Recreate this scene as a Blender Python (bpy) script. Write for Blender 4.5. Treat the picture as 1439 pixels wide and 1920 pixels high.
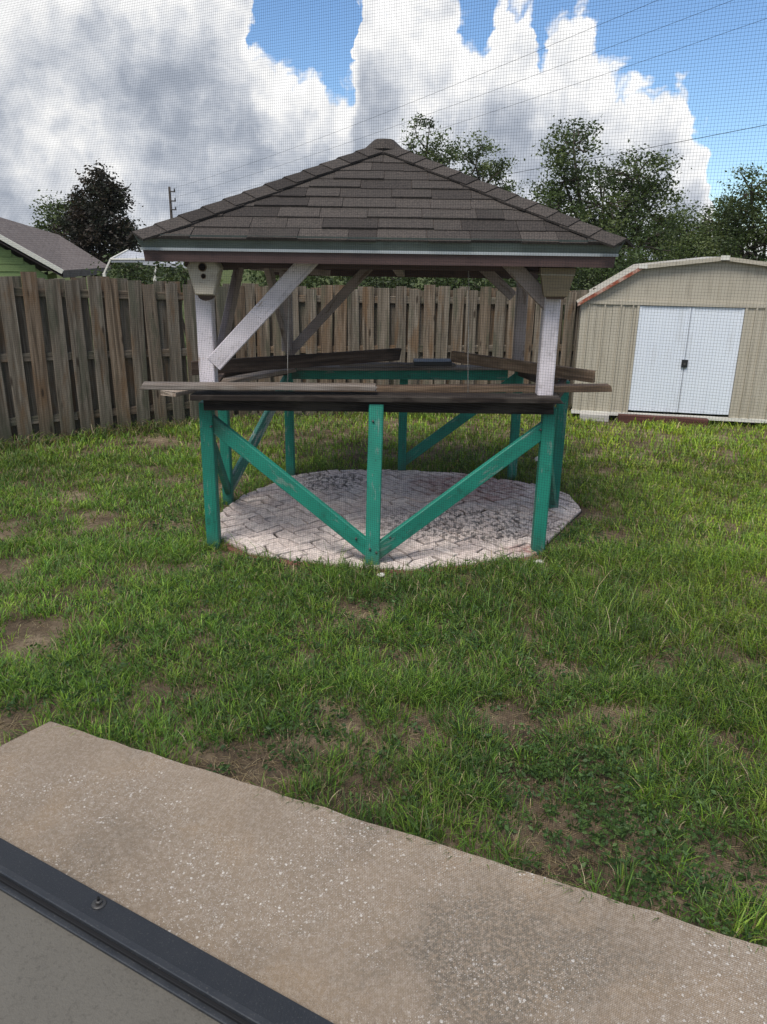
import bpy, bmesh, math, random
import numpy as np
from mathutils import Vector, Matrix

for o in list(bpy.data.objects): bpy.data.objects.remove(o)
scene = bpy.context.scene
COL = scene.collection
rng = np.random.default_rng(7)
random.seed(11)

# ------------------------------------------------------------------ camera
F, CX, CY, CAM_H = 1450.0, 719.5, 960.0, 2.0
PITCH, ROLL = math.radians(18.5), math.radians(0.8)
cam_d = bpy.data.cameras.new('camera'); cam = bpy.data.objects.new('camera', cam_d); COL.objects.link(cam)
cam.matrix_world = Matrix.Translation((0, 0, CAM_H)) @ Matrix.Rotation(math.pi/2 - PITCH, 4, 'X') @ Matrix.Rotation(ROLL, 4, 'Z')
cam_d.sensor_fit = 'VERTICAL'; cam_d.sensor_height = 24.0; cam_d.lens = F/1920*24
cam_d.clip_start = 0.05; cam_d.clip_end = 2000
scene.camera = cam
_R = (Matrix.Rotation(math.pi/2 - PITCH, 3, 'X') @ Matrix.Rotation(ROLL, 3, 'Z'))
def ray(x, y): return _R @ Vector(((x-CX)/F, -(y-CY)/F, -1.0))
def g(x, y, z=0.0):                                   # ground point seen at a photo pixel
    d = ray(x, y); return Vector((0, 0, CAM_H)) + d*((z-CAM_H)/d.z)
def at(x, y, Y):                                      # point at distance Y seen at a photo pixel
    d = ray(x, y); return Vector((0, 0, CAM_H)) + d*(Y/d.y)

# ------------------------------------------------------------------ light
SUN_EL, SUN_AZ = math.radians(60), math.radians(-152)  # azimuth from +Y towards +X; sun veiled by cloud
scene.view_settings.view_transform = 'Standard'; scene.view_settings.look = 'None'
scene.view_settings.exposure = 1.0; scene.view_settings.gamma = 1.0
sun_d = bpy.data.lights.new('sun', 'SUN'); sun = bpy.data.objects.new('sun', sun_d); COL.objects.link(sun)
sun_d.energy = 2.1; sun_d.angle = math.radians(26); sun_d.color = (1.0, 0.95, 0.88)
_sd = Vector((math.sin(SUN_AZ)*math.cos(SUN_EL), math.cos(SUN_AZ)*math.cos(SUN_EL), math.sin(SUN_EL)))
sun.rotation_euler = _sd.to_track_quat('Z', 'Y').to_euler()
scene.cycles.use_denoising = True
scene.cycles.max_bounces = 8; scene.cycles.transparent_max_bounces = 8
scene.cycles.use_adaptive_sampling = False

class NT:                                             # small node-building helper
    def __init__(s, tree): s.t = tree; s.n = tree.nodes; s.l = tree.links
    def put(s, sock, v):
        if isinstance(v, bpy.types.NodeSocket): s.l.new(v, sock)
        elif v is not None: sock.default_value = v
    def m(s, op, a=None, b=None, c=None, clamp=False):
        n = s.n.new('ShaderNodeMath'); n.operation = op; n.use_clamp = clamp
        for i, v in enumerate((a, b, c)):
            if v is not None: s.put(n.inputs[i], v)
        return n.outputs[0]
    def vm(s, op, a=None, b=None, scale=None):
        n = s.n.new('ShaderNodeVectorMath'); n.operation = op
        if a is not None: s.put(n.inputs[0], a)
        if b is not None: s.put(n.inputs[1], b)
        if scale is not None: s.put(n.inputs['Scale'], scale)
        return n.outputs['Value' if op in ('LENGTH', 'DOT_PRODUCT', 'DISTANCE') else 'Vector']
    def xyz(s, x=0.0, y=0.0, z=0.0):
        n = s.n.new('ShaderNodeCombineXYZ')
        for i, v in enumerate((x, y, z)): s.put(n.inputs[i], v)
        return n.outputs[0]
    def sep(s, v):
        n = s.n.new('ShaderNodeSeparateXYZ'); s.put(n.inputs[0], v); return n.outputs
    def noise(s, vec, scale, detail=4, rough=0.5, dist=0.0, w=None):
        n = s.n.new('ShaderNodeTexNoise')
        if w is not None: n.noise_dimensions = '4D'; s.put(n.inputs['W'], w)
        s.put(n.inputs['Vector'], vec); n.inputs['Scale'].default_value = scale
        n.inputs['Detail'].default_value = detail; n.inputs['Roughness'].default_value = rough; n.inputs['Distortion'].default_value = dist
        return n.outputs[0]
    def voro(s, vec, scale, feature='F1', out='Distance', rnd=1.0, **kw):
        n = s.n.new('ShaderNodeTexVoronoi'); n.feature = feature
        s.put(n.inputs['Vector'], vec); n.inputs['Scale'].default_value = scale; n.inputs['Randomness'].default_value = rnd
        for k, v in kw.items(): n.inputs[k].default_value = v
        return n.outputs[out]
    def ss(s, v, lo, hi, a=0.0, b=1.0):
        n = s.n.new('ShaderNodeMapRange'); n.interpolation_type = 'SMOOTHSTEP'
        for i, q in enumerate((v, lo, hi, a, b)): s.put(n.inputs[i], q)
        return n.outputs[0]
    def lin(s, v, lo, hi, a=0.0, b=1.0):
        n = s.n.new('ShaderNodeMapRange')
        for i, q in enumerate((v, lo, hi, a, b)): s.put(n.inputs[i], q)
        return n.outputs[0]
    def mix(s, f, a, b, mode='MIX'):
        n = s.n.new('ShaderNodeMix'); n.data_type = 'RGBA'; n.blend_type = mode
        s.put(n.inputs[0], f); s.put(n.inputs[6], col4(a)); s.put(n.inputs[7], col4(b))
        return n.outputs[2]
    def ramp(s, f, stops):
        n = s.n.new('ShaderNodeValToRGB'); cr = n.color_ramp
        while len(cr.elements) < len(stops): cr.elements.new(0.5)
        for e, (p, c) in zip(cr.elements, stops): e.position = p; e.color = (*c, 1)
        s.put(n.inputs[0], f); return n.outputs[0]
def col4(c): return (*c, 1.0) if isinstance(c, tuple) and len(c) == 3 else c

def build_world():
    w = bpy.data.worlds.new('World'); scene.world = w; w.use_nodes = True
    t = NT(w.node_tree); t.n.clear()
    out = t.n.new('ShaderNodeOutputWorld'); bg = t.n.new('ShaderNodeBackground')
    sky = t.n.new('ShaderNodeTexSky'); sky.sky_type = 'NISHITA'; sky.sun_disc = False
    sky.sun_elevation = SUN_EL; sky.sun_rotation = SUN_AZ; sky.air_density = 1.0; sky.dust_density = 0.0; sky.ozone_density = 3.0
    tc = t.n.new('ShaderNodeTexCoord'); x, y, z = t.sep(tc.outputs['Generated'])
    u = t.m('ARCTAN2', x, y); v = t.m('ARCSINE', z)
    def ae(px, py):
        d = ray(px, py).normalized(); return math.atan2(d.x, d.y), math.asin(d.z)
    # skyline of the cumulus bank: its upper edge over the azimuth, as directions of photo points
    edge = [(-60, -150), (330, -110), (455, -60), (475, 40), (520, 92), (575, 105), (640, 142), (662, 120), (668, 40), (682, -60), (840, -60), (866, 10), (905, 48), (928, 5), (948, -40), (1000, -30), (1014, 42), (1030, 45),
            (1046, -15), (1118, 5), (1132, 88), (1180, 105), (1212, 118), (1250, 112), (1278, 100), (1292, 165), (1322, 200), (1331, 300), (1338, 362), (1352, 395), (1500, 410)]
    U0, U1, V0, V1 = -.56, .56, -.05, .45
    fc = t.n.new('ShaderNodeFloatCurve'); cv = fc.mapping.curves[0]; pts = []
    for (px, py) in edge:
        a_, e_ = ae(px, py); pts.append(((a_-U0)/(U1-U0), (e_-V0)/(V1-V0)))
    pts.sort()
    while len(cv.points) < len(pts): cv.points.new(.5, .5)
    for p, q in zip(cv.points, pts): p.location = q; p.handle_type = 'AUTO_CLAMPED'
    fc.mapping.update()
    pos = t.xyz(u, v, 0.0)
    def n2d(vec, sc, det, ro):
        n = t.n.new('ShaderNodeTexNoise'); n.noise_dimensions = '2D'; t.l.new(vec, n.inputs['Vector'])
        n.inputs['Scale'].default_value = sc; n.inputs['Detail'].default_value = det; n.inputs['Roughness'].default_value = ro; return n.outputs
    def puffs(vec):                                           # cauliflower relief
        n = t.n.new('ShaderNodeTexVoronoi'); n.voronoi_dimensions = '2D'; n.inputs['Scale'].default_value = 30; n.inputs['Detail'].default_value = 2.0; n.inputs['Roughness'].default_value = .5
        t.l.new(vec, n.inputs['Vector']); return n.outputs['Distance']
    nz = n2d(pos, 26, 6, .55)
    wrp = t.vm('SCALE', t.vm('SUBTRACT', nz['Color'], (.5, .5, .5)), scale=.035)
    wpos = t.vm('ADD', pos, wrp)
    wu, wv, _ = t.sep(wpos)
    t.l.new(t.lin(wu, U0, U1), fc.inputs['Value'])
    top = t.lin(fc.outputs[0], 0, 1, V0, V1)
    bank = t.m('MINIMUM', t.m('MULTIPLY', t.m('SUBTRACT', top, wv), 9.0), 1.2)
    big = n2d(pos, 2.4, 3, .5)['Fac']
    rest = t.m('MULTIPLY', t.m('SUBTRACT', big, .47), 6.0)   # the rest of the sky: broken cumulus
    away = t.m('MAXIMUM', t.ss(t.m('ABSOLUTE', u), .48, .60), t.ss(v, .27, .42))
    f = t.m('ADD', t.m('MULTIPLY', bank, t.m('SUBTRACT', 1.0, away)), t.m('MULTIPLY', rest, away))
    pf = puffs(wpos)
    f = t.m('SUBTRACT', f, t.m('MULTIPLY', t.m('SUBTRACT', pf, .35), .34))
    mask = t.ss(f, -.03, .15)
    nz2 = n2d(t.vm('ADD', pos, (-.014, .022, 0.0)), 26, 4, .55)['Fac']
    pf2 = puffs(t.vm('ADD', wpos, (-.008, .012, 0.0)))
    relief = t.m('ADD', t.m('MULTIPLY', t.m('SUBTRACT', nz['Fac'], nz2), .9), t.m('MULTIPLY', t.m('SUBTRACT', pf2, pf), .30))
    broad = n2d(pos, 6.5, 3, .55)['Fac']
    depth = t.ss(f, .05, 1.1)
    lum = t.m('ADD', t.m('SUBTRACT', 1.0, t.m('MULTIPLY', depth, t.ss(broad, .30, .66, .12, .50))), t.m('MULTIPLY', relief, .42))
    lum = t.m('MINIMUM', t.m('SMOOTH_MAX', lum, .46, .25), 1.04)
    cc = t.mix(t.lin(lum, .35, .95), (.66, .77, .97), (1.0, 1.0, 1.0))
    cloud = t.vm('SCALE', cc, scale=t.m('MULTIPLY', lum, 7.3))
    blue = t.mix(1.0, sky.outputs[0], (.80, .92, 1.04), 'MULTIPLY')
    colr = t.mix(mask, blue, cloud)
    t.l.new(colr, bg.inputs[0]); bg.inputs[1].default_value = 0.075; t.l.new(bg.outputs[0], out.inputs[0])
build_world()

# ------------------------------------------------------------------ object helpers
def link(o, parent=None):
    COL.objects.link(o)
    if parent is not None:
        o.parent = parent
        o.matrix_parent_inverse = WORLD[parent.name].inverted()
    WORLD[o.name] = o.matrix_basis.copy()
    return o
WORLD = {}                                            # every object's own world matrix (all matrices are given in world space)
def tag(o, label=None, cat=None, group=None, kind=None):
    if label: o['label'] = label
    if cat: o['category'] = cat
    if group: o['group'] = group
    if kind: o['kind'] = kind
    return o
def empty(name, loc, label, cat, group=None):
    o = bpy.data.objects.new(name, None); o.matrix_basis = Matrix.Translation(Vector(loc)); o.empty_display_size = .1
    link(o); return tag(o, label, cat, group)
def obj(name, verts, faces, mat, parent=None, M=None, smooth=False):
    me = bpy.data.meshes.new(name); me.from_pydata([tuple(v) for v in verts], [], faces); me.update()
    if smooth: me.shade_smooth()
    if mat: me.materials.append(mat)
    o = bpy.data.objects.new(name, me)
    if M is not None: o.matrix_basis = M
    return link(o, parent)
def obj_me(name, me, parent=None, M=None):
    o = bpy.data.objects.new(name, me)
    if M is not None: o.matrix_basis = M
    return link(o, parent)
def frame(p0, p1, up=(0, 0, 1)):                      # local X runs p0 -> p1, local Z as near `up` as it can be
    p0, p1, up = Vector(p0), Vector(p1), Vector(up)
    X = (p1-p0).normalized(); Y = up.cross(X)
    if Y.length < 1e-4: Y = Vector((0, 1, 0)).cross(X)
    Y.normalize(); Z = X.cross(Y)
    M = Matrix((X, Y, Z)).transposed().to_4x4(); M.translation = p0
    return M, (p1-p0).length
def plank_geo(L, W, T, segs=1, jit=0.0, bev=.004, rag=(0.0, 0.0), seed=0):
    """a board along X from 0 to L, W wide in Y, T thick in Z, chamfered, a little warped, with ragged ends"""
    r = random.Random(seed); b = min(bev, W*.3, T*.3)
    prof = [(-W/2+b, -T/2), (W/2-b, -T/2), (W/2, -T/2+b), (W/2, T/2-b), (W/2-b, T/2), (-W/2+b, T/2), (-W/2, T/2-b), (-W/2, -T/2+b)]
    vs, fs = [], []
    p1, p2 = r.uniform(0, 6), r.uniform(0, 6)
    for i in range(segs+1):
        k = i/segs; dy = jit*math.sin(k*3.1+p1)+jit*.4*r.uniform(-1, 1); dz = jit*math.sin(k*2.6+p2)+jit*.3*r.uniform(-1, 1)
        for (y, z) in prof:
            x = k*L
            if i == 0: x -= rag[0]*r.random()
            if i == segs: x += rag[1]*r.random()
            vs.append((x, y+dy, z+dz))
    for i in range(segs):
        for j in range(8): fs.append((i*8+j, i*8+(j+1) % 8, (i+1)*8+(j+1) % 8, (i+1)*8+j))
    fs.append(tuple(reversed(range(8)))); fs.append(tuple(range(segs*8, segs*8+8)))
    return vs, fs
SEED = [0]
def beam(name, p0, p1, W, T, mat, parent=None, up=(0, 0, 1), segs=1, jit=0.0, rag=(0.0, 0.0), bev=.004):
    M, L = frame(p0, p1, up); SEED[0] += 1
    vs, fs = plank_geo(L, W, T, segs, jit, bev, rag, SEED[0])
    return obj(name, vs, fs, mat, parent, M)
def tube(name, pts, rad, mat, parent=None, sides=8, caps=True):
    vs, fs = tube_geo(pts, rad, sides)
    return obj(name, vs, fs, mat, parent, smooth=True)
def tube_geo(pts, rad, sides=8, off=0):
    pts = [Vector(p) for p in pts]; n = len(pts); rad = rad if hasattr(rad, '__len__') else [rad]*n
    vs, fs = [], []; prev = None
    for i, p in enumerate(pts):
        d = (pts[min(i+1, n-1)]-pts[max(i-1, 0)]).normalized()
        a = prev if prev is not None else (Vector((0, 0, 1)) if abs(d.z) < .9 else Vector((1, 0, 0)))
        a = (a-d*a.dot(d)).normalized(); prev = a; b = d.cross(a)
        for k in range(sides):
            t_ = 2*math.pi*k/sides; vs.append(p+(a*math.cos(t_)+b*math.sin(t_))*rad[i])
    for i in range(n-1):
        for k in range(sides): fs.append((off+i*sides+k, off+i*sides+(k+1) % sides, off+(i+1)*sides+(k+1) % sides, off+(i+1)*sides+k))
    fs.append(tuple(off+k for k in reversed(range(sides)))); fs.append(tuple(off+(n-1)*sides+k for k in range(sides)))
    return vs, fs
def prism(poly, z0, z1):                              # extrude a counter-clockwise polygon [(x, y)] between two heights
    n = len(poly); vs = [(x, y, z0) for x, y in poly]+[(x, y, z1) for x, y in poly]
    fs = [tuple(reversed(range(n))), tuple(range(n, 2*n))]+[(i, (i+1) % n, n+(i+1) % n, n+i) for i in range(n)]
    return vs, fs
def clip_poly(poly, clip):                            # Sutherland-Hodgman, both counter-clockwise, clip convex
    out = list(poly)
    for i in range(len(clip)):
        ax, ay = clip[i]; bx, by = clip[(i+1) % len(clip)]; inp, out = out, []
        side = lambda p: (bx-ax)*(p[1]-ay)-(by-ay)*(p[0]-ax)
        for j in range(len(inp)):
            p, q = inp[j], inp[(j+1) % len(inp)]; sp, sq = side(p), side(q)
            if sp >= 0: out.append(p)
            if (sp >= 0) != (sq >= 0):
                k = sp/(sp-sq); out.append((p[0]+k*(q[0]-p[0]), p[1]+k*(q[1]-p[1])))
        if not out: return []
    return out
def area(p): return .5*sum(p[i][0]*p[(i+1) % len(p)][1]-p[(i+1) % len(p)][0]*p[i][1] for i in range(len(p)))
def fast_mesh(name, V, T, mat, parent=None, cols=None, smooth=False):
    """triangles T (m x 3) over vertices V (n x 3), optional per-vertex colours (kinds of leaf or blade)"""
    me = bpy.data.meshes.new(name); V = np.ascontiguousarray(V, np.float32); T = np.ascontiguousarray(T, np.int32)
    me.vertices.add(len(V)); me.vertices.foreach_set('co', V.ravel())
    me.loops.add(T.size); me.loops.foreach_set('vertex_index', T.ravel())
    me.polygons.add(len(T)); me.polygons.foreach_set('loop_start', np.arange(0, T.size, 3, dtype=np.int32))
    me.update(calc_edges=True); me.materials.append(mat)
    if cols is not None:
        at_ = me.attributes.new('tint', 'FLOAT_COLOR', 'POINT'); at_.data.foreach_set('color', np.ascontiguousarray(np.c_[cols, np.ones(len(cols))], np.float32).ravel())
    o = bpy.data.objects.new(name, me); return link(o, parent)
def vnoise(x, y, sc, seed=0, octs=3):                 # value noise 0..1 over the ground
    x = np.asarray(x, float); y = np.asarray(y, float); tot = np.zeros_like(x); amp, A = 1.0, 0.0
    for o_ in range(octs):
        tab = np.random.default_rng(seed*31+o_).random((64, 64)); fx, fy = x*sc+17.3*o_, y*sc+9.1*o_
        ix, iy = np.floor(fx).astype(int), np.floor(fy).astype(int); tx, ty = fx-ix, fy-iy; tx = tx*tx*(3-2*tx); ty = ty*ty*(3-2*ty)
        q = lambda a, b: tab[a % 64, b % 64]
        tot += amp*((q(ix, iy)*(1-tx)+q(ix+1, iy)*tx)*(1-ty)+(q(ix, iy+1)*(1-tx)+q(ix+1, iy+1)*tx)*ty); A += amp; amp *= .5; sc *= 2.03
    return tot/A

# ------------------------------------------------------------------ materials
def material(name, fn, rough=.8, spec=.3, metallic=0.0):
    m = bpy.data.materials.new(name); m.use_nodes = True; t = NT(m.node_tree)
    b = t.n['Principled BSDF']; b.inputs['Roughness'].default_value = rough; b.inputs['Specular IOR Level'].default_value = spec; b.inputs['Metallic'].default_value = metallic
    tc = t.n.new('ShaderNodeTexCoord'); info = t.n.new('ShaderNodeObjectInfo')
    t.P = tc.outputs['Object']; t.rnd = info.outputs['Random']; t.b = b
    t.Q = t.vm('ADD', t.P, t.xyz(t.m('MULTIPLY', t.rnd, 37.0), t.m('MULTIPLY', t.rnd, 91.0), t.m('MULTIPLY', t.rnd, 13.0)))   # object space, different on every object
    geo = t.n.new('ShaderNodeNewGeometry'); t.W = geo.outputs['Position']
    res = fn(t); colr, bump = res[0], res[1]
    t.put(b.inputs['Base Color'], col4(colr))
    if len(res) > 2 and res[2] is not None: t.put(b.inputs['Roughness'], res[2])
    if bump is not None:
        bn = t.n.new('ShaderNodeBump'); bn.inputs['Strength'].default_value = bump[1]; bn.inputs['Distance'].default_value = bump[2]
        t.put(bn.inputs['Height'], bump[0]); t.l.new(bn.outputs[0], b.inputs['Normal'])
    return m
def nclr(t, vec, sc):
    n = t.n.new('ShaderNodeTexNoise'); t.put(n.inputs['Vector'], vec); n.inputs['Scale'].default_value = sc; n.inputs['Detail'].default_value = 2; return n.outputs['Color']
def grain(t, sx=2.0, s=38.0):                         # wood grain running along local X
    return t.noise(t.vm('MULTIPLY', t.Q, (sx, s, s)), 1.0, 5, .6, .6)
def wood(name, dark, mid, light, rough=.85, patch=None, amount=.5, bump=.004):
    def fn(t):
        gr = grain(t); c = t.ramp(gr, [(.28, dark), (.5, mid), (.72, light)])
        c = t.mix(t.m('MULTIPLY', t.rnd, .5), c, t.mix(1.0, c, (.62, .6, .6), 'MULTIPLY'))
        if patch: c = t.mix(t.m('MULTIPLY', t.ss(t.noise(t.vm('MULTIPLY', t.Q, (3.0, 9.0, 9.0)), 1.0, 4, .6), .47, .62), amount), c, patch)
        return c, (gr, .7, bump)
    return material(name, fn, rough, .25)
def paint(name, colr, under, wear=.62, dirt=(.12, .10, .08), rough=.6, mud=False):
    def fn(t):
        gr = grain(t, 1.5, 30.0)
        wn = t.noise(t.vm('MULTIPLY', t.Q, (5.0, 26.0, 26.0)), 1.0, 6, .65)
        c = t.mix(t.ss(t.noise(t.Q, 6.0, 3, .5), .3, .7), colr, tuple(v*.80 for v in colr))
        c = t.mix(t.ss(wn, wear, wear+.05), c, under)
        c = t.mix(t.m('MULTIPLY', t.ss(t.noise(t.Q, 11.0, 4, .6), .56, .72), .45), c, dirt)
        c = t.mix(t.m('MULTIPLY', t.ss(gr, .44, .30), .5), c, t.mix(1.0, c, (.55, .55, .55), 'MULTIPLY'))                    # grain showing through the paint
        sp = t.voro(t.vm('MULTIPLY', t.Q, (28.0, 60.0, 60.0)), 1.0, 'F1', 'Distance'); c = t.mix(t.m('MULTIPLY', t.ss(sp, .20, .10), t.ss(t.noise(t.Q, 5.0, 2, .5), .45, .6, .1, .9)), c, dirt)   # mildew specks
        if mud: c = t.mix(t.m('MULTIPLY', t.ss(t.m('ADD', t.sep(t.P)[0], t.m('MULTIPLY', wn, .22)), .32, .10), .6), c, (.045, .050, .032))
        return c, (t.m('ADD', gr, t.m('MULTIPLY', wn, .5)), .55, .004)
    return material(name, fn, rough, .4)
M_ = {}
def build_materials():
    M_['green'] = paint('green_paint', (.011, .195, .135), (.10, .20, .16), .585, (.012, .034, .026), mud=True)
    M_['green_pale'] = paint('pale_green_paint', (.05, .22, .165), (.26, .31, .27), .50, (.02, .06, .05), mud=True)  # paler green than the other posts and braces
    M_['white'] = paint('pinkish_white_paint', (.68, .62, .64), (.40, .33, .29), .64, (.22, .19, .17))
    M_['taupe'] = paint('taupe_paint', (.34, .28, .26), (.18, .13, .10), .58, (.12, .09, .07))  # darker, browner tone than the white paint
    M_['maroon'] = paint('dark_maroon_paint', (.085, .050, .045), (.06, .045, .04), .6, (.03, .02, .02))
    M_['fascia'] = paint('grey_green_fascia_paint', (.135, .165, .150), (.22, .22, .21), .64, (.08, .09, .075))
    M_['drip'] = material('drip_edge_metal', lambda t: (t.mix(t.noise(t.Q, 12, 3), (.30, .33, .33), (.42, .45, .46)), None), .5, .4)
    M_['rotten'] = wood('rotten_dark_wood', (.008, .006, .005), (.020, .014, .011), (.052, .040, .031), .9, (.10, .085, .07), .30, .008)
    M_['brown'] = wood('brown_plank', (.095, .060, .038), (.235, .155, .098), (.36, .255, .175), .85, (.09, .06, .04), .5)
    M_['dkbrown'] = wood('dark_brown_plank', (.036, .024, .018), (.085, .057, .042), (.155, .112, .086), .85, (.02, .015, .012), .5)
    M_['grey'] = wood('weathered_grey_plank', (.10, .085, .07), (.21, .18, .155), (.34, .30, .265), .88, (.12, .085, .06), .5)
    M_['pale'] = wood('pale_cut_wood', (.22, .17, .13), (.38, .31, .25), (.50, .43, .36), .85, (.2, .14, .1), .5)
    def fence(t):
        gr = grain(t, 1.3, 34.0); c = t.ramp(gr, [(.24, (.034, .027, .020)), (.42, (.125, .102, .076)), (.60, (.225, .190, .148)), (.8, (.33, .29, .235))])
        r2 = t.m('FRACT', t.m('MULTIPLY', t.rnd, 7.31))
        c = t.mix(t.m('MULTIPLY', t.ss(r2, .45, 1.0), .55), c, t.mix(1.0, c, (1.22, .86, .60), 'MULTIPLY'))     # browner boards among grey ones
        st = t.noise(t.vm('MULTIPLY', t.Q, (1.6, 7.0, 7.0)), 1.0, 4, .6)
        c = t.mix(t.m('MULTIPLY', t.ss(st, .52, .68), .65), c, (.155, .088, .042))                              # rusty brown stain
        c = t.mix(t.m('MULTIPLY', t.ss(st, .48, .36), .55), c, (.075, .082, .052))                              # greenish algae
        c = t.mix(t.m('MULTIPLY', t.rnd, .45), c, t.mix(1.0, c, (.55, .55, .56), 'MULTIPLY'))
        x = t.sep(t.P)[0]
        c = t.mix(t.m('MULTIPLY', t.ss(t.m('ADD', x, t.m('MULTIPLY', st, .5)), .75, .25), .5), c, (.045, .050, .030))  # damp algae at the foot
        kn = t.voro(t.vm('MULTIPLY', t.Q, (2.2, 8.0, 8.0)), 1.0, 'F1', 'Distance'); c = t.mix(t.m('MULTIPLY', t.ss(kn, .16, .06), .85), c, (.030, .020, .013))   # knots
        c = t.mix(t.m('MULTIPLY', t.ss(t.noise(t.vm('MULTIPLY', t.Q, (1.0, 90.0, 90.0)), 1.0, 3, .6), .62, .70), .8), c, (.020, .016, .012))                         # drying cracks
        return c, (gr, .8, .006)
    M_['fence'] = material('weathered_fence_wood', fence, .9, .2)
    def shingle(t):
        n = t.noise(t.Q, 90, 3, .7); c = t.mix(t.rnd, (.036, .031, .028), (.074, .064, .057))
        c = t.mix(t.ss(n, .35, .7), t.mix(1.0, c, (.6, .6, .6), 'MULTIPLY'), t.mix(1.0, c, (1.35, 1.3, 1.25), 'MULTIPLY'))
        c = t.mix(t.m('MULTIPLY', t.ss(t.noise(t.W, 5.0, 4, .6), .5, .75), .5), c, (.052, .047, .040))
        return c, (t.noise(t.Q, 260, 2, .6), .6, .002)
    M_['shingle'] = material('asphalt_shingle', shingle, .95, .2)
    def concrete(t):
        base = t.mix(t.ss(t.noise(t.W, 1.7, 5, .6), .35, .68), (.300, .232, .166), (.250, .194, .140))
        base = t.mix(t.m('MULTIPLY', t.ss(t.noise(t.vm('ADD', t.W, (9.1, 4.4, 0)), 3.2, 5, .6), .50, .68), .35), base, (.345, .245, .150))
        base = t.mix(t.m('MULTIPLY', t.ss(t.noise(t.W, 60, 4, .7), .4, .66), .45), base, (.44, .375, .30))
        base = t.mix(t.m('MULTIPLY', t.ss(t.noise(t.W, 260, 2, .6), .50, .75), .5), base, (.13, .10, .078))
        worn = t.ss(t.noise(t.vm('ADD', t.W, (3.1, 1.7, 0)), 2.6, 4, .6), .40, .62)
        wp = t.vm('ADD', t.W, t.vm('SCALE', t.vm('SUBTRACT', nclr(t, t.W, 120), (.5, .5, .5)), scale=.011))
        v1 = t.voro(wp, 78, 'F1', 'Distance'); c1 = t.sep(t.voro(wp, 78, 'F1', 'Color'))
        size = t.lin(c1[1], 0, 1, .10, .40)
        shell = t.m('MULTIPLY', t.ss(t.m('SUBTRACT', v1, size), .03, -.06), t.m('MULTIPLY', t.ss(c1[0], .58, .66), t.m('MULTIPLY', worn, t.lin(c1[2], 0, 1, .35, 1.0))))
        v2 = t.voro(wp, 210, 'F1', 'Distance'); c2 = t.voro(wp, 210, 'F1', 'Color')
        fine = t.m('MULTIPLY', t.ss(v2, .40, .25), t.m('MULTIPLY', t.ss(t.sep(c2)[0], .62, .68), t.m('ADD', .30, worn)))
        darkp = t.m('MULTIPLY', t.ss(t.noise(t.vm('ADD', t.W, (1.3, 5.2, 0)), 1.9, 5, .65), .52, .68), .35)       # mildew patches
        darkp = t.m('MULTIPLY', darkp, t.ss(t.noise(t.W, 85, 3, .7), .34, .62))
        q = g(960, 1800, .045); wob = t.m('MULTIPLY', t.m('SUBTRACT', t.noise(t.W, 5.0, 5, .7), .5), 2.6)
        damp = t.ss(t.m('ADD', t.vm('LENGTH', t.vm('MULTIPLY', t.vm('SUBTRACT', t.W, (q.x, q.y, 0.0)), (2.6, 3.6, 0.0))), wob), 1.25, .35)
        darkp = t.m('MAXIMUM', darkp, t.m('MULTIPLY', t.m('MULTIPLY', damp, .58), t.ss(t.noise(t.W, 95, 3, .7), .36, .58)))                       # one dark mildewed patch
        base = t.mix(darkp, base, (.082, .076, .062))
        base = t.mix(t.m('MINIMUM', fine, 1.0), base, (.48, .44, .39)); base = t.mix(shell, base, (.74, .70, .64))
        h = t.m('ADD', t.m('ADD', t.noise(t.W, 45, 5, .7), t.m('MULTIPLY', shell, .4)), t.m('MULTIPLY', t.noise(t.W, 300, 2, .6), .4))
        return base, (h, .55, .004)
    M_['concrete'] = material('shell_concrete', concrete, .9, .25)
    def floor(t):
        n = t.noise(t.W, 3.0, 5, .6); c = t.mix(n, (.085, .078, .066), (.125, .116, .098))
        c = t.mix(t.m('MULTIPLY', t.ss(t.noise(t.W, 70, 3, .6), .5, .72), .45), c, (.055, .050, .042))
        return c, (t.noise(t.W, 120, 4, .7), .6, .004)
    M_['porch'] = material('grey_porch_floor', floor, .75, .3)
    def alu(t):
        n = t.noise(t.W, 14, 4, .6); c = t.mix(n, (.015, .017, .020), (.027, .030, .035))
        c = t.mix(t.m('MULTIPLY', t.ss(t.noise(t.W, 160, 3, .6), .58, .7), .35), c, (.13, .125, .115))
        return c, (t.noise(t.W, 220, 2, .5), .12, .001), t.lin(n, .3, .7, .34, .55)
    M_['alu'] = material('dark_bronze_aluminium', alu, .42, .5)
    M_['dark'] = material('matte_black', lambda t: ((.008, .008, .009), None), .7, .3)
    M_['steel'] = material('oxidised_steel', lambda t: (t.mix(t.noise(t.Q, 60, 3), (.05, .052, .055), (.14, .13, .12)), None), .5, .5, .6)
    def brick(t):
        r2 = t.m('FRACT', t.m('MULTIPLY', t.rnd, 5.7))
        c = t.mix(t.noise(t.Q, 14, 4, .6), (.56, .465, .41), (.74, .655, .60))
        c = t.mix(t.m('MULTIPLY', r2, .35), c, (.36, .25, .22))
        wob = t.m('MULTIPLY', t.m('SUBTRACT', t.noise(t.W, 5.0, 4, .6), .5), 1.1)
        def zone(px, py, rx, ry):                     # a stain with its own place on the pad
            q = g(px, py); return t.ss(t.m('ADD', t.vm('LENGTH', t.vm('MULTIPLY', t.vm('SUBTRACT', t.W, (q.x, q.y, 0.0)), (1/rx, 1/ry, 0.0))), wob), 1.1, .55)
        worn = t.ss(t.noise(t.W, 17, 5, .65), .40, .60)
        red = t.m('MAXIMUM', zone(880, 915, .60, .55), zone(1000, 1032, .22, .12))
        c = t.mix(t.m('MULTIPLY', red, t.lin(worn, 0, 1, .35, .9)), c, (.27, .135, .115))                                   # paint worn down to red clay
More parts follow.
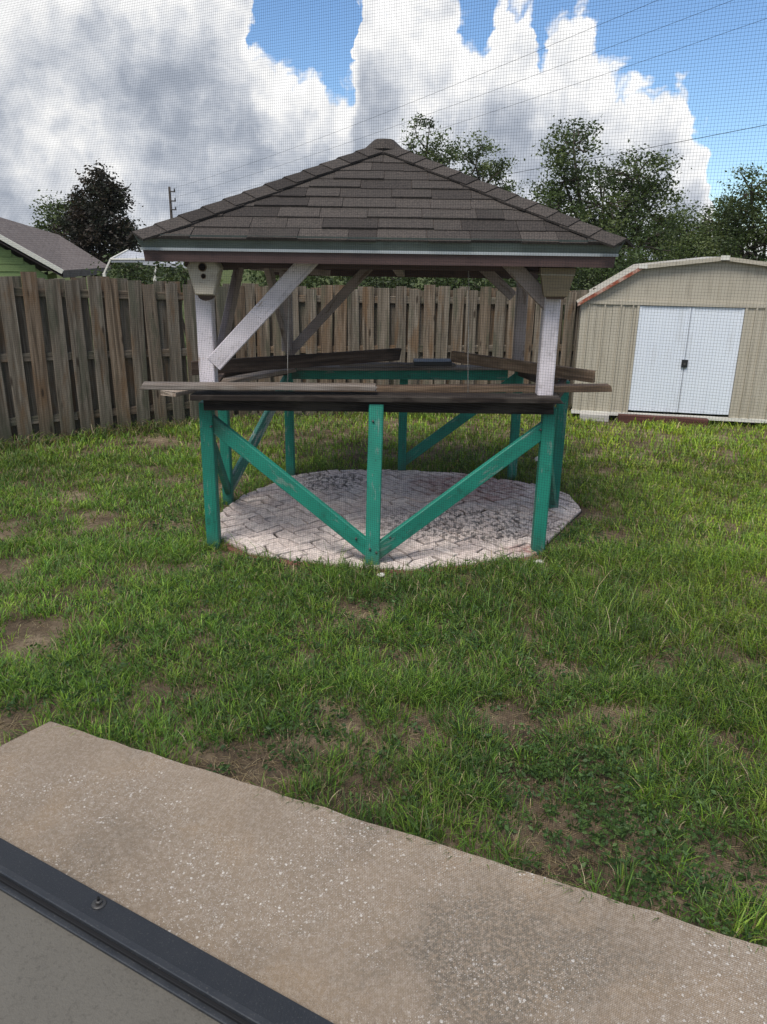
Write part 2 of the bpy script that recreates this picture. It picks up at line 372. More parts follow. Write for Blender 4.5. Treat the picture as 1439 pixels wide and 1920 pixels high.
        gz_ = t.m('MAXIMUM', zone(880, 985, .85, .50), zone(620, 905, .40, .35))
        grime = t.m('MULTIPLY', t.ss(t.noise(t.vm('MULTIPLY', t.W, (1.0, .45, 1.0)), 30, 5, .75), .46, .56), t.lin(gz_, 0, 1, .30, .85))
        c = t.mix(grime, c, (.075, .068, .062))
        return c, (t.noise(t.W, 70, 4, .7), .6, .004), t.lin(zone(860, 950, 1.1, .9), 0, 1, .85, .34)
    M_['brick'] = material('whitewashed_brick', brick, .85, .25)
    M_['mortar'] = material('dark_mortar', lambda t: (t.mix(t.noise(t.W, 30, 4), (.030, .024, .020), (.065, .052, .043)), (t.noise(t.W, 60, 3), .5, .004)), .95, .2)
    M_['redbrick'] = material('red_brick_edging', lambda t: (t.mix(t.noise(t.W, 18, 4, .6), (.115, .045, .035), (.20, .09, .07)), (t.noise(t.W, 60, 3), .5, .004)), .9, .2)
    def soil(t):
        n = t.noise(t.W, 2.3, 5, .65); c = t.ramp(n, [(.3, (.050, .036, .024)), (.5, (.145, .105, .068)), (.68, (.31, .24, .16))])
        c = t.mix(t.m('MULTIPLY', t.ss(t.noise(t.W, 40, 4, .7), .42, .7), .6), c, (.050, .040, .027))
        lit = t.noise(t.vm('MULTIPLY', t.W, (1.0, 1.0, 1.0)), 130, 3, .7, 1.2)
        c = t.mix(t.m('MULTIPLY', t.ss(lit, .55, .68), .6), c, (.23, .18, .115))                                  # straw litter
        c = t.mix(t.m('MULTIPLY', t.ss(t.vm('LENGTH', t.vm('MULTIPLY', t.W, (1, 1, 0))), 9, 16), .8), c, (.055, .085, .022))
        return c, (t.m('ADD', t.noise(t.W, 28, 5, .7), lit), .8, .012)
    M_['soil'] = material('sandy_soil', soil, .95, .1)
    def leafy(name, trans=.35, rough=.55):
        m = bpy.data.materials.new(name); m.use_nodes = True; t = NT(m.node_tree); b = t.n['Principled BSDF']
        a = t.n.new('ShaderNodeAttribute'); a.attribute_name = 'tint'
        t.l.new(a.outputs['Color'], b.inputs['Base Color']); b.inputs['Roughness'].default_value = rough; b.inputs['Specular IOR Level'].default_value = .3
        tr = t.n.new('ShaderNodeBsdfTranslucent'); t.l.new(t.mix(1.0, a.outputs['Color'], (1.25, 1.15, .6), 'MULTIPLY'), tr.inputs[0])
        mx = t.n.new('ShaderNodeMixShader'); mx.inputs[0].default_value = trans
        t.l.new(b.outputs[0], mx.inputs[1]); t.l.new(tr.outputs[0], mx.inputs[2]); t.l.new(mx.outputs[0], t.n['Material Output'].inputs[0]); return m
    M_['grass'] = leafy('grass_blades', .35, .5); M_['leaf'] = leafy('tree_leaves', .28, .5)
    M_['bark'] = wood('bark', (.03, .024, .018), (.075, .06, .048), (.13, .11, .09), .95, (.05, .055, .035), .5, .02)
    def tan(t):
        n = t.noise(t.W, 2.0, 4, .6); c = t.mix(n, (.36, .325, .255), (.42, .38, .305))
        c = t.mix(t.m('MULTIPLY', t.ss(t.noise(t.vm('MULTIPLY', t.W, (14, 14, 2.0)), 1.0, 4, .6), .52, .7), .35), c, (.22, .19, .14))
        return c, (t.noise(t.W, 60, 2, .5), .08, .002)
    M_['tan'] = material('tan_painted_steel', tan, .5, .4)
    def dw(t):
        c = t.mix(t.noise(t.W, 2.5, 4, .6), (.60, .64, .70), (.68, .72, .77))
        c = t.mix(t.m('MULTIPLY', t.ss(t.noise(t.vm('MULTIPLY', t.W, (10, 10, 2.0)), 1.0, 4, .6), .55, .72), .25), c, (.42, .42, .41))
        return c, None
    M_['door'] = material('white_painted_steel', dw, .45, .4)
    M_['rust'] = material('rusty_edge', lambda t: (t.ramp(t.noise(t.W, 9, 5, .7), [(.3, (.10, .035, .022)), (.5, (.28, .085, .05)), (.62, (.42, .30, .24)), (.75, (.30, .10, .06))]), (t.noise(t.W, 40, 4), .5, .004)), .85, .2)
    M_['block'] = material('concrete_block', lambda t: (t.mix(t.noise(t.W, 14, 5, .7), (.30, .28, .25), (.48, .46, .42)), (t.noise(t.W, 80, 3), .6, .004)), .95, .2)
    M_['ramp'] = wood('red_brown_timber', (.06, .022, .016), (.115, .048, .038), (.16, .08, .065), .9, (.05, .025, .02), .5)
    M_['cream'] = paint('cream_painted_wood', (.46, .41, .325), (.28, .22, .16), .66, (.20, .155, .105))
    M_['hole'] = material('dark_opening', lambda t: ((.012, .007, .005), None), .9, .1)
    M_['beige'] = paint('beige_painted_wood', (.235, .185, .115), (.15, .11, .07), .64, (.10, .075, .045))
    M_['hroof'] = material('grey_brown_house_shingle', lambda t: (t.mix(t.ss(t.noise(t.W, 7, 5, .7), .3, .7), (.115, .095, .088), (.175, .15, .14)), (t.noise(t.W, 30, 3), .4, .01)), .95, .15)
    M_['hwall'] = material('lime_green_stucco', lambda t: (t.mix(t.noise(t.W, 3, 4), (.215, .285, .115), (.255, .33, .14)), (t.noise(t.W, 60, 3), .3, .004)), .9, .2)
    M_['trim'] = material('cream_trim_paint', lambda t: (t.mix(t.noise(t.W, 3, 3), (.55, .53, .46), (.64, .62, .56)), None), .6, .3)
    M_['panel'] = material('pale_roof_panel', lambda t: (t.mix(t.noise(t.W, 2, 4), (.33, .34, .36), (.45, .46, .49)), None), .6, .3)
    M_['cable'] = material('black_cable', lambda t: ((.02, .021, .023), None), .6, .3)
    M_['string'] = material('grey_twine', lambda t: ((.42, .39, .35), None), .9, .1)
    M_['pole'] = wood('pole_wood', (.03, .026, .022), (.06, .05, .045), (.09, .08, .07), .9)
    M_['stone'] = material('white_stone', lambda t: (t.mix(t.noise(t.Q, 40, 4), (.40, .37, .32), (.62, .59, .54)), (t.noise(t.Q, 80, 3), .6, .004)), .9, .2)
    M_['black'] = material('black_plastic', lambda t: ((.012, .012, .013), None), .45, .5)
    M_['mesh'] = material('fibreglass_screen_strand', lambda t: ((.016, .017, .019), None), .8, .1)
build_materials()

# ------------------------------------------------------------------ ground, patio, porch
SLAB_Z = .045
def ground_z(x, y):
    near = np.clip(1-np.hypot(np.asarray(x, float), np.asarray(y, float)-5)/14, 0, 1)
    return (vnoise(x, y, 1.1, 5, 3)-.5)*.055*near - .012
SL_C, SL_L, SL_R = g(95, 1350, SLAB_Z), g(0, 1397, SLAB_Z), g(1439, 1772, SLAB_Z)
_e = (SL_R-SL_C).normalized(); _l = (SL_L-SL_C).normalized()
_en = Vector((-_e.y, _e.x, 0)); _rs = random.Random(8)
SLAB = [tuple(p)[:2] for p in (SL_C, SL_C+_l*.5, SL_C+_l*1.6, Vector((-2.6, -1.5, 0)), Vector((3.2, -1.5, 0)))]+[tuple(SL_C+_e*k+_en*_rs.uniform(-.007, .004))[:2] for k in np.arange(4.6, .03, -.09)]   # worn, slightly ragged edge
BAR0, BAR1 = g(0, 1600, .09), g(560, 1920, .09)
_b = (BAR1-BAR0).normalized(); _b.z = 0; _b.normalize(); _bn = Vector((-_b.y, _b.x, 0))        # _bn points out to the garden
PAD = [tuple(g(*p, .02))[:2] for p in [(400, 1000), (470, 1034), (600, 1046), (672, 1062), (760, 1064), (900, 1052), (1005, 1036), (1092, 952), (1070, 925), (1000, 903), (860, 884), (750, 878), (620, 879), (545, 889), (455, 925), (408, 960)]]
if area(PAD) < 0: PAD.reverse()
def hull(P):
    P = sorted(P)
    def half(it):
        h = []
        for p in it:
            while len(h) > 1 and (h[-1][0]-h[-2][0])*(p[1]-h[-2][1])-(h[-1][1]-h[-2][1])*(p[0]-h[-2][0]) <= 0: h.pop()
            h.append(p)
        return h[:-1]
    return half(P)+half(P[::-1])
PAD = hull(PAD)
def inside(x, y, poly, grow=0.0):                     # vectorised point in convex/concave polygon
    x = np.asarray(x); y = np.asarray(y); r = np.zeros(x.shape, bool); n = len(poly)
    cx = sum(p[0] for p in poly)/n; cy = sum(p[1] for p in poly)/n
    q = [(cx+(a-cx)*(1+grow), cy+(b-cy)*(1+grow)) for a, b in poly]
    for i in range(n):
        (x0, y0), (x1, y1) = q[i], q[(i+1) % n]
        c = ((y0 > y) != (y1 > y)) & (x < (x1-x0)*(y-y0)/((y1-y0) if y1 != y0 else 1e-9)+x0); r ^= c
    return r
def build_ground():
    ax = np.r_[-400, -150, -60, -30, np.arange(-16, 16.01, .25), 30, 60, 150, 400]; ay = np.r_[-60, -20, np.arange(-4, 20.01, .25), 35, 60, 150, 500]
    X, Y = np.meshgrid(ax, ay); Z = ground_z(X, Y)
    Z = np.where(inside(X, Y, SLAB, .1) | inside(X, Y, PAD, -.12), -.05, Z)
    V = np.c_[X.ravel(), Y.ravel(), Z.ravel()]; nx = len(ax); T = []
    idx = np.arange(len(V)).reshape(X.shape); a, b, c, d = idx[:-1, :-1].ravel(), idx[:-1, 1:].ravel(), idx[1:, 1:].ravel(), idx[1:, :-1].ravel()
    o = fast_mesh('ground', V, np.r_[np.c_[a, b, c], np.c_[a, c, d]], M_['soil']); tag(o, 'patchy sandy soil of the back yard', 'ground', kind='structure'); o.data.shade_smooth()
    p = SLAB if area(SLAB) > 0 else SLAB[::-1]
    bm = bmesh.new(); vs = [bm.verts.new((x, y, -.15)) for x, y in p]; f = bm.faces.new(vs)
    r = bmesh.ops.extrude_face_region(bm, geom=[f]); bmesh.ops.translate(bm, verts=[v for v in r['geom'] if isinstance(v, bmesh.types.BMVert)], vec=(0, 0, SLAB_Z+.15))
    bmesh.ops.recalc_face_normals(bm, faces=bm.faces)
    bmesh.ops.bevel(bm, geom=[e for e in bm.edges if all(v.co.z > 0 for v in e.verts)], offset=.008, segments=2, affect='EDGES')
    me = bpy.data.meshes.new('patio'); bm.to_mesh(me); bm.free(); me.materials.append(M_['concrete'])
    tag(obj_me('patio', me), 'beige shell concrete patio slab outside the screen', 'patio', kind='structure')
    # porch floor inside the screen: a darker grey sheet a few millimetres above the slab
    q0 = BAR0-_bn*.05; A = q0-_b*1.6; B = q0+_b*3.2
    pf = [(A.x, A.y), (A.x-_bn.x*2.2, A.y-_bn.y*2.2), (B.x-_bn.x*2.2, B.y-_bn.y*2.2), (B.x, B.y)]
    if area(pf) < 0: pf.reverse()
    vs, fs = prism(pf, SLAB_Z-.02, SLAB_Z+.004); tag(obj('porch_floor', vs, fs, M_['porch']), 'grey porch floor inside the screen', 'floor', kind='structure')
build_ground()

def build_pad():
    base = [(x, y) for x, y in PAD]; cx = sum(p[0] for p in base)/len(base); cy = sum(p[1] for p in base)/len(base)
    vs, fs = prism(base, -.1, -.010); pad = tag(obj('paving', vs, fs, M_['mortar']), 'rounded pad of whitewashed herringbone bricks under the gazebo', 'paving', kind='structure')
    inner = [(cx+(x-cx)*.995, cy+(y-cy)*.995) for x, y in base]
    L, Wd, gap = .212, .106, .016; k = 0; ang = math.radians(38); ca, sa = math.cos(ang), math.sin(ang); r = random.Random(4)
    for i in range(-26, 27):
        for j in range(-14, 15):
            for kind in (0, 1):
                ox = i*Wd+j*L; oy = i*Wd-j*L; bx = (ox, oy, L, Wd) if kind == 0 else (ox-Wd, oy, Wd, L)     # herringbone lattice
                if math.hypot(ox, oy) > 2.0: continue
                x0, y0, w, h = bx; g2 = gap/2; e = [r.uniform(-.004, .004) for _ in range(8)]
                quad = [(x0+g2+e[0], y0+g2+e[1]), (x0+w-g2+e[2], y0+g2+e[3]), (x0+w-g2+e[4], y0+h-g2+e[5]), (x0+g2+e[6], y0+h-g2+e[7])]
                quad = [q_ for i_ in range(4) for q_ in (quad[i_], ((quad[i_][0]+quad[(i_+1) % 4][0])/2, (quad[i_][1]+quad[(i_+1) % 4][1])/2))]
                quad = [(cx+a*ca-b*sa, cy+a*sa+b*ca) for a, b in quad]
                quad = [(a+(float(vnoise(a, b, 7.5, 41, 2))-.5)*.085, b+(float(vnoise(a, b, 7.5, 43, 2))-.5)*.085) for a, b in quad]
                c = clip_poly(quad, inner)
                if len(c) < 3 or area(c) < .0012: continue
                mx = sum(p[0] for p in c)/len(c); my = sum(p[1] for p in c)/len(c); z = .008+r.uniform(-.004, .005)
                ins = [(mx+(a-mx)*.955, my+(b-my)*.955) for a, b in c]; n = len(c)
                tz = [r.uniform(-.0025, .0025) for _ in range(n)]
                V = [(a-mx, b-my, -.03) for a, b in c]+[(a-mx, b-my, z-.005+q) for (a, b), q in zip(c, tz)]+[(a-mx, b-my, z+q) for (a, b), q in zip(ins, tz)]
                Fs = [(s, (s+1) % n, n+(s+1) % n, n+s) for s in range(n)]+[(n+s, n+(s+1) % n, 2*n+(s+1) % n, 2*n+s) for s in range(n)]+[tuple(range(2*n, 3*n))]
                obj('brick', V, Fs, M_['brick'], pad, Matrix.Translation((mx, my, 0))); k += 1
    # red brick edging round the rim
    n = len(base)
    per = []
    for i in range(n):
        a, b = Vector((*base[i], 0)), Vector((*base[(i+1) % n], 0)); m = max(1, round((b-a).length/.22))
        for q in range(m): per.append((a.lerp(b, q/m), a.lerp(b, (q+1)/m)))
    for a, b in per:
        if (a.x+b.x)/2 > 1.12 or (a.y+b.y)/2 > 5.9: continue                # elsewhere the rim is buried under the turf
        d = (b-a).normalized(); nrm = Vector((d.y, -d.x, 0))
        beam('edging_brick', a+d*.004+nrm*.026+Vector((0, 0, -.043+r.uniform(-.008, .004))), b-d*.004+nrm*.026+Vector((0, 0, -.043+r.uniform(-.008, .004))), .05, .09, M_['redbrick'], pad, bev=.006)
    return k
NB = build_pad()

# ------------------------------------------------------------------ gazebo
GZ = Vector((.05, 6.12, 0))
P = {k: g(*v) for k, v in dict(FL=(403, 1020), FR=(1008, 1032), FC=(699, 1058), ML=(429, 941), MR=(1037, 952), BL=(546, 891), BC=(754, 881), BR=(960, 896)).items()}
for k in P: P[k].z = -.05
def up(p, z): return Vector((p.x, p.y, z))
def build_gazebo():
    gz = empty('gazebo', GZ, 'open wooden gazebo bar with shingled roof and green posts on a brick pad', 'gazebo')
    yaw = (P['FR']-P['FL']).normalized(); UPY = Vector((0, 1, 0))
    # green lower posts
    def post(key, top, w, mat, lean=Vector((0, 0, 0)), z0=-.05, name='post', face=yaw):
        b = up(P[key], z0); t_ = up(P[key]+lean, top); o = beam(name, b, t_, w, w*.98, mat, gz, up=face, segs=5, jit=.002, bev=.006)
        return o
    for k, tp in (('FL', 1.03), ('FR', 1.03), ('ML', 1.0), ('MR', 1.06), ('BL', .985), ('BR', 1.03), ('BC', .93)):
        post(k, tp, .090 if k in ('FL', 'FR') else .080, M_['green'])
    post('FC', 1.055, .098, M_['green'], Vector((.012, .20, 0)))
    # knee braces of the lower frame
    def brace(a, za, b, zb, mat, w=.092, off=Vector((0, 0, 0)), th=.04):
        A, B = up(P[a], za)+off, up(P[b], zb)+off; n = (B-A).cross(Vector((0, 0, 1))).normalized()
        return beam('brace', A, B, w, th, mat, gz, up=n, segs=4, jit=.002)
    fo = Vector((0, -.02, 0))
    brace('FL', .90, 'FC', .07, M_['green'], .104, Vector((.02, -.0, 0)))
    brace('FC', .07, 'FR', .90, M_['green'], .104, Vector((-.0, -.0, 0)))
    brace('ML', .10, 'BL', .93, M_['green_pale'], .10)
    brace('ML', .10, 'FL', .85, M_['green'], .09)
    brace('BC', .08, 'BR', .95, M_['green'], .095)
    brace('MR', .06, 'FR', .80, M_['green'], .085)
    # counter beams at bar height
    A, B = at(384, 757, 5.10), at(1034, 764, 5.10)
    beam('counter_beam', A, B, .05, .085, M_['rotten'], gz, up=(0, 0, 1), segs=10, jit=.003, rag=(.01, .02))
    A, B = at(364, 743, 5.08), at(1044, 747, 5.08)
    beam('counter_board', A+Vector((0, .02, 0)), B+Vector((0, .02, 0)), .20, .035, M_['rotten'], gz, up=(0, 0, 1), segs=12, jit=.004, rag=(.02, .06))
    A, B = up(P['FL'], 1.02)+Vector((.0, .06, 0)), up(P['ML'], 1.03); beam('counter_beam', A, B, .045, .10, M_['dkbrown'], gz, segs=6, jit=.003)
    A, B = up(P['ML'], 1.03), up(P['BL'], 1.0); beam('counter_beam', A, B, .045, .10, M_['dkbrown'], gz, segs=6, jit=.003)
    A, B = at(548, 700, 7.02), at(952, 701, 7.02); beam('counter_beam', A, B, .05, .105, M_['green'], gz, segs=6, jit=.003)
    A, B = up(P['BR'], 1.02), up(P['MR'], 1.02); beam('counter_beam', A, B, .045, .10, M_['dkbrown'], gz, segs=6, jit=.003)
    A, B = up(P['MR'], 1.03), up(P['FR'], 1.03)+Vector((0, .06, 0)); beam('counter_beam', A, B, .045, .10, M_['dkbrown'], gz, segs=6, jit=.003)
    A, B = at(560, 689, 7.0), at(962, 689, 7.0); beam('counter_board', A, B, .16, .028, M_['grey'], gz, segs=8, jit=.003, rag=(.02, .02))
    for (px, py, Y) in ((396, 800, 5.14), (1014, 806, 5.12), (700, 790, 4.985), (702, 812, 4.99), (694, 1030, 4.83), (706, 1036, 4.83), (436, 812, 5.16), (980, 806, 5.10), (668, 1010, 4.87), (732, 1008, 4.87)):
        q = at(px, py, Y); tube('bolt', [q+Vector((0, .03, 0)), q+Vector((0, -.004, 0)), q+Vector((0, -.007, 0))], [.008, .008, .005], M_['steel'], gz, 8)
    # upper posts, white in front and taupe behind, standing on the bar
    FLu, FRu, BLu, BRu = at(393, 718, 5.19), at(1020, 740, 5.17), up(P['BL'], 1.02), at(970, 695, 7.06)
    tops = {}
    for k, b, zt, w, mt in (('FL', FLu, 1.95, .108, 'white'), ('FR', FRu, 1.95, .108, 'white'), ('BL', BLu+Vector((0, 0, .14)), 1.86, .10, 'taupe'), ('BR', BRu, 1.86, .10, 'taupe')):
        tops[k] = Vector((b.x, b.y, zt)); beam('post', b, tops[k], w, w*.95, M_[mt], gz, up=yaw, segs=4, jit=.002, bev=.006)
    # upper braces
    def ub(p0, p1, w, mat, th=.045):
        n = (p1-p0).cross(Vector((0, 0, 1))).normalized(); return beam('brace', p0, p1, w, th, M_[mat], gz, up=n, segs=4, jit=.002, bev=.005)
    ub(at(402, 682, 5.15), at(600, 466, 5.15), .112, 'white')
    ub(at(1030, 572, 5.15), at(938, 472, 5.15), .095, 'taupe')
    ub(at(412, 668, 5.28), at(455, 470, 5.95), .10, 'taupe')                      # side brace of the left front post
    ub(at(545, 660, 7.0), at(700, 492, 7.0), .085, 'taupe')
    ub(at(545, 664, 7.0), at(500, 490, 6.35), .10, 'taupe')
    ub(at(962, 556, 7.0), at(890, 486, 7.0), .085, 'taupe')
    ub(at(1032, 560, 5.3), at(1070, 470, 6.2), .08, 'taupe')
    # header beams under the eaves
    def header(a, b, z, h=.10):
        A, B = Vector((a.x, a.y, z)), Vector((b.x, b.y, z)); d = (B-A).normalized(); beam('header_beam', A-d*.12, B+d*.12, .07, h, M_['maroon'], gz, segs=3, jit=.001)
    header(tops['FL']+Vector((0, .05, 0)), tops['FR']+Vector((0, .05, 0)), 1.945, .09); header(tops['BL'], tops['BR'], 1.87, .13)
    header(tops['FL']+Vector((0, .1, 0)), tops['BL']-Vector((0, .1, 0)), 1.93, .11); header(tops['FR']+Vector((0, .1, 0)), tops['BR']-Vector((0, .1, 0)), 1.93, .11)
    A, B = at(742, 492, 5.4), at(752, 512, 7.0); beam('joist', A, B, .07, .06, M_['taupe'], gz)
    A, B = at(470, 500, 6.6), at(620, 512, 6.6); beam('joist', A, B, .05, .05, M_['taupe'], gz)
    # roof: pyramid on a nearly square plan
    ez = 2.075; C0, C1 = at(260, 446, 4.90), at(1164, 457, 4.86)
    ex = (C1-C0); ex.z = 0; wdt = ex.length; ex.normalize(); ey = Vector((-ex.y, ex.x, 0)); dep = 2.74
    c = [Vector((C0.x, C0.y, ez)), Vector((C0.x, C0.y, ez))+ex*wdt, Vector((C0.x, C0.y, ez))+ex*wdt+ey*dep, Vector((C0.x, C0.y, ez))+ey*dep]
    ap = (c[0]+c[2])/2; ap.z = 2.745
    vs = [*c, ap, *[q+Vector((0, 0, -.03)) for q in c]]
    roof = obj('roof', vs, [(0, 1, 4), (1, 2, 4), (2, 3, 4), (3, 0, 4), (8, 7, 6, 5), (0, 5, 6, 1), (1, 6, 7, 2), (2, 7, 8, 3), (3, 8, 5, 0)], M_['dkbrown'], gz)
    r = random.Random(9); expo = .152
    for fi in range(4):
        a, b = c[fi], c[(fi+1) % 4]; X = (b-a).normalized(); mid = (a+b)/2; Yv = (ap-mid); S = Yv.length; Yv = Yv.normalized(); Nn = X.cross(Yv).normalized(); w = (b-a).length
        tri = [(0.0, -.03), (w, -.03), (w/2, S)]; nrow = int(S/expo)+1
        for row in range(nrow):
            t0 = row*expo-.025; t1 = t0+expo+.03; x = -r.uniform(0, .25)
            while x < w:
                tw = r.choice([.17, .22, .26, .30, .34]) * (1 if fi == 0 else 1.25); jd = r.uniform(-.006, .006)
                pl = clip_poly([(x+.0015, t0+jd), (x+tw-.0015, t0+jd), (x+tw-.0015, t1), (x+.0015, t1)], tri); x += tw
                if len(pl) < 3 or area(pl) < .002: continue
                th = r.choice([.007, .009, .012, .015]); mx = sum(p[0] for p in pl)/len(pl); my = sum(p[1] for p in pl)/len(pl); n = len(pl)
                hgt = lambda y: .004+th*max(0.0, 1-(y-t0)/(t1-t0))
                V = [(p[0]-mx, p[1]-my, .0005) for p in pl]+[(p[0]-mx, p[1]-my, hgt(p[1])) for p in pl]
                Mx = Matrix((X, Yv, Nn)).transposed().to_4x4(); Mx.translation = a+X*mx+Yv*my
                obj('shingle', V, [tuple(reversed(range(n))), tuple(range(n, 2*n))]+[(s, (s+1) % n, n+(s+1) % n, n+s) for s in range(n)], M_['shingle'], roof, Mx)
    for hi in range(4):                                # hip caps, folded over each hip
        q = c[hi]; H = (ap-q); Ln = H.length; H.normalize()
        e1 = (c[(hi+1) % 4]-q).normalized(); e0 = (c[(hi-1) % 4]-q).normalized()
        n1 = e1.cross(ap-q).normalized(); n0 = (ap-q).cross(e0).normalized()
        s1 = (e1-H*e1.dot(H)).normalized(); s0 = (e0-H*e0.dot(H)).normalized(); nr = (n0+n1).normalized(); k = 0; x = -.03
        while x < Ln-.05:
            le = .225; x1 = min(x+le, Ln+.02); wd = .115+r.uniform(-.008, .008); j = r.uniform(-.006, .006)
            def sec(xx, hgt): return [q+H*xx+s0*wd+n0*hgt, q+H*(xx+j)+nr*(hgt+.006), q+H*xx+s1*wd+n1*hgt]
            lo, hi_ = sec(x, .032), sec(x1, .021); lob, hib = sec(x, .018), sec(x1, .011)
            V = lo+hi_+lob+hib; ctr = sum(V, Vector())/12
            Fc = [(0, 1, 4, 3), (1, 2, 5, 4), (6, 9, 10, 7), (7, 10, 11, 8), (0, 6, 7, 1), (1, 7, 8, 2), (0, 3, 9, 6), (2, 8, 11, 5), (3, 4, 10, 9), (4, 5, 11, 10)]
            obj('hip_cap', [v-ctr for v in V], [tuple(reversed(f)) for f in Fc], M_['shingle'], roof, Matrix.Translation(ctr)); x += .165+r.uniform(-.01, .01)
    vs = [ap+Vector((math.cos(t_*math.pi/4)*.16, math.sin(t_*math.pi/4)*.16, -.030)) for t_ in range(8)]+[ap+Vector((math.cos(t_*math.pi/4)*.07, math.sin(t_*math.pi/4)*.07, .045)) for t_ in range(8)]
    obj('peak_cap', [v-ap for v in vs], [(i, (i+1) % 8, 8+(i+1) % 8, 8+i) for i in range(8)]+[tuple(range(8, 16))], M_['shingle'], roof, Matrix.Translation(ap))
    # two-step fascia under the eave
    for i in range(4):
        a, b = c[i], c[(i+1) % 4]; d = (b-a).normalized(); n = Vector((d.y, -d.x, 0))
        def strip(name, o0, o1, z0, z1, mat, cut=.0):
            V = [a+n*o0-d*o0+Vector((0, 0, z0)), b+n*o0+d*o0+Vector((0, 0, z0)), b+n*o1+d*o1+Vector((0, 0, z1)), a+n*o1-d*o1+Vector((0, 0, z1))]
            bk = [v-n*.02+d*.02*s for v, s in zip(V, (1, -1, -1, 1))]; V += bk
            obj(name, V, [(0, 1, 2, 3), (7, 6, 5, 4), (0, 4, 5, 1), (1, 5, 6, 2), (2, 6, 7, 3), (3, 7, 4, 0)], mat, roof)
        strip('fascia', -.010, .022, -.062, .014, M_['fascia']); strip('drip_edge', -.003, -.003, -.076, -.060, M_['drip']); strip('lower_fascia', -.022, -.016, -.140, -.0745, M_['maroon'])
    return c, ap, tops
EAVE, APEX, TOPS = build_gazebo()

# ------------------------------------------------------------------ loose planks and small things on the gazebo
def loose(name, p0, p1, W, T, mat, label, upv=(0, 0, 1), segs=10, jit=.004, rag=(.02, .03)):
    return tag(beam(name, p0, p1, W, T, M_[mat], None, upv, segs, jit, rag), label, 'plank', 'loose planks on the gazebo bar')
loose('plank', at(272, 722, 5.05), at(700, 727, 5.12), .13, .034, 'grey', 'weathered grey plank on the bar, its end sticking out past the front left post')
loose('plank', at(560, 732, 5.30), at(1137, 727, 5.45), .10, .045, 'brown', 'brown plank along the bar front, its end sticking out toward the shed')
loose('plank', at(318, 737, 5.35), at(540, 694, 6.75), .14, .032, 'pale', 'short pale plank lying flat along the left side of the bar')
loose('plank', at(362, 690, 5.92), at(748, 664, 6.93), .035, .105, 'dkbrown', 'dark brown plank on edge, slanting behind the front left post', segs=8, jit=.003)
loose('plank', at(851, 668, 6.85), at(1112, 706, 5.95), .035, .092, 'brown', 'brown plank with pale cut end, slanting down behind the front right post', segs=8, jit=.003)
o = loose('plank', at(640, 684, 6.9), at(850, 683, 6.9), .12, .022, 'grey', 'thin grey plank lying on the green back beam of the bar')
tag(beam('tray', at(776, 679, 6.85), at(846, 679, 6.85), .22, .035, M_['black'], None), 'flat dark tray lying on the back of the bar between two slanting planks', 'tray')

def build_birdhouse():
    c = at(387, 516, 5.09); root = empty('birdhouse', (c.x, c.y, c.z-.13), 'cream six-sided birdhouse with two dark holes on the front left post', 'birdhouse')
    s = 5.35/F; prof = [(-17, 33), (17, 33), (29, -13), (17, -36), (-17, -36), (-29, -13)]   # photo-measured outline, pixels to metres
    prof = [(x*s, -y*s) for x, y in prof]; n = len(prof)
    V = [(x, -.0, z) for x, z in prof]+[(x*.96, -.085, z*.97) for x, z in prof]+[(x*.86, -.095, z*.90) for x, z in prof]
    Mx = Matrix.Translation((c.x, c.y+.02, c.z))
    Fs = [tuple(range(n))]+[tuple(reversed(range(2*n, 3*n)))]+[(i+n*l, i+n*(l+1), (i+1) % n+n*(l+1), (i+1) % n+n*l) for i in range(n) for l in (0, 1)]
    obj('box', V, Fs, M_['cream'], root, Mx)
    for (dx, dz, r0) in ((-1, .050, .021), (0, -.004, .0125)):
        pts = [(c.x+dx*s, c.y-.080, c.z+dz), (c.x+dx*s, c.y-.084, c.z+dz)]
        tube('entrance_hole', pts, r0, M_['hole'], root, 16)
        tube('hole_rim', [(c.x+dx*s, c.y-.074, c.z+dz), (c.x+dx*s, c.y-.078, c.z+dz)], r0*1.3, M_['brown'], root, 16)
    bx = [(math.cos(math.pi+a*math.pi/8)*.05, math.sin(math.pi+a*math.pi/8)*.035) for a in range(9)]
    V = [(x, 0, z) for x, z in bx]+[(x, -.05, z) for x, z in bx]; n = 9
    obj('bracket', V, [tuple(range(n)), tuple(reversed(range(n, 2*n)))]+[(i, n+i, n+(i+1) % n, (i+1) % n) for i in range(n)], M_['dkbrown'], root, Matrix.Translation((c.x, c.y+.0, c.z-.118)))
build_birdhouse()
def build_hopper():
    c = at(1043, 531, 5.06); s = 5.3/F; root = empty('nesting_box', (c.x, c.y, c.z-.09), 'beige tapered wooden box with a rimmed lid on the front right post', 'box')
    def rings(rs, mat, name, off=0):
        V, Fs = [], []
        for (z, wx, wy) in rs: V += [(-wx, -wy, z), (wx, -wy, z), (wx, wy, z), (-wx, wy, z)]
        for l in range(len(rs)-1): Fs += [(l*4+i, l*4+(i+1) % 4, l*4+4+(i+1) % 4, l*4+4+i) for i in range(4)]
        Fs += [(3, 2, 1, 0), tuple(range(len(rs)*4-4, len(rs)*4))]
        obj(name, V, Fs, mat, root, Matrix.Translation((c.x, c.y, c.z)) @ Matrix.Rotation(-.12, 4, 'Z'))
    rings([(-22*s, 19*s, .05), (-20*s, 20*s, .055), (13*s, 27*s, .075)], M_['beige'], 'box')
    rings([(13.2*s, 28*s, .078), (15*s, 28.5*s, .080), (15.5*s, 26*s, .07)], M_['cream'], 'rim'); rings([(15.6*s, 28*s, .08), (25*s, 29*s, .085), (26*s, 28*s, .08)], M_['beige'], 'lid')
    rings([(-26*s, 14*s, .04), (-22.2*s, 16*s, .045)], M_['dkbrown'], 'base')
build_hopper()
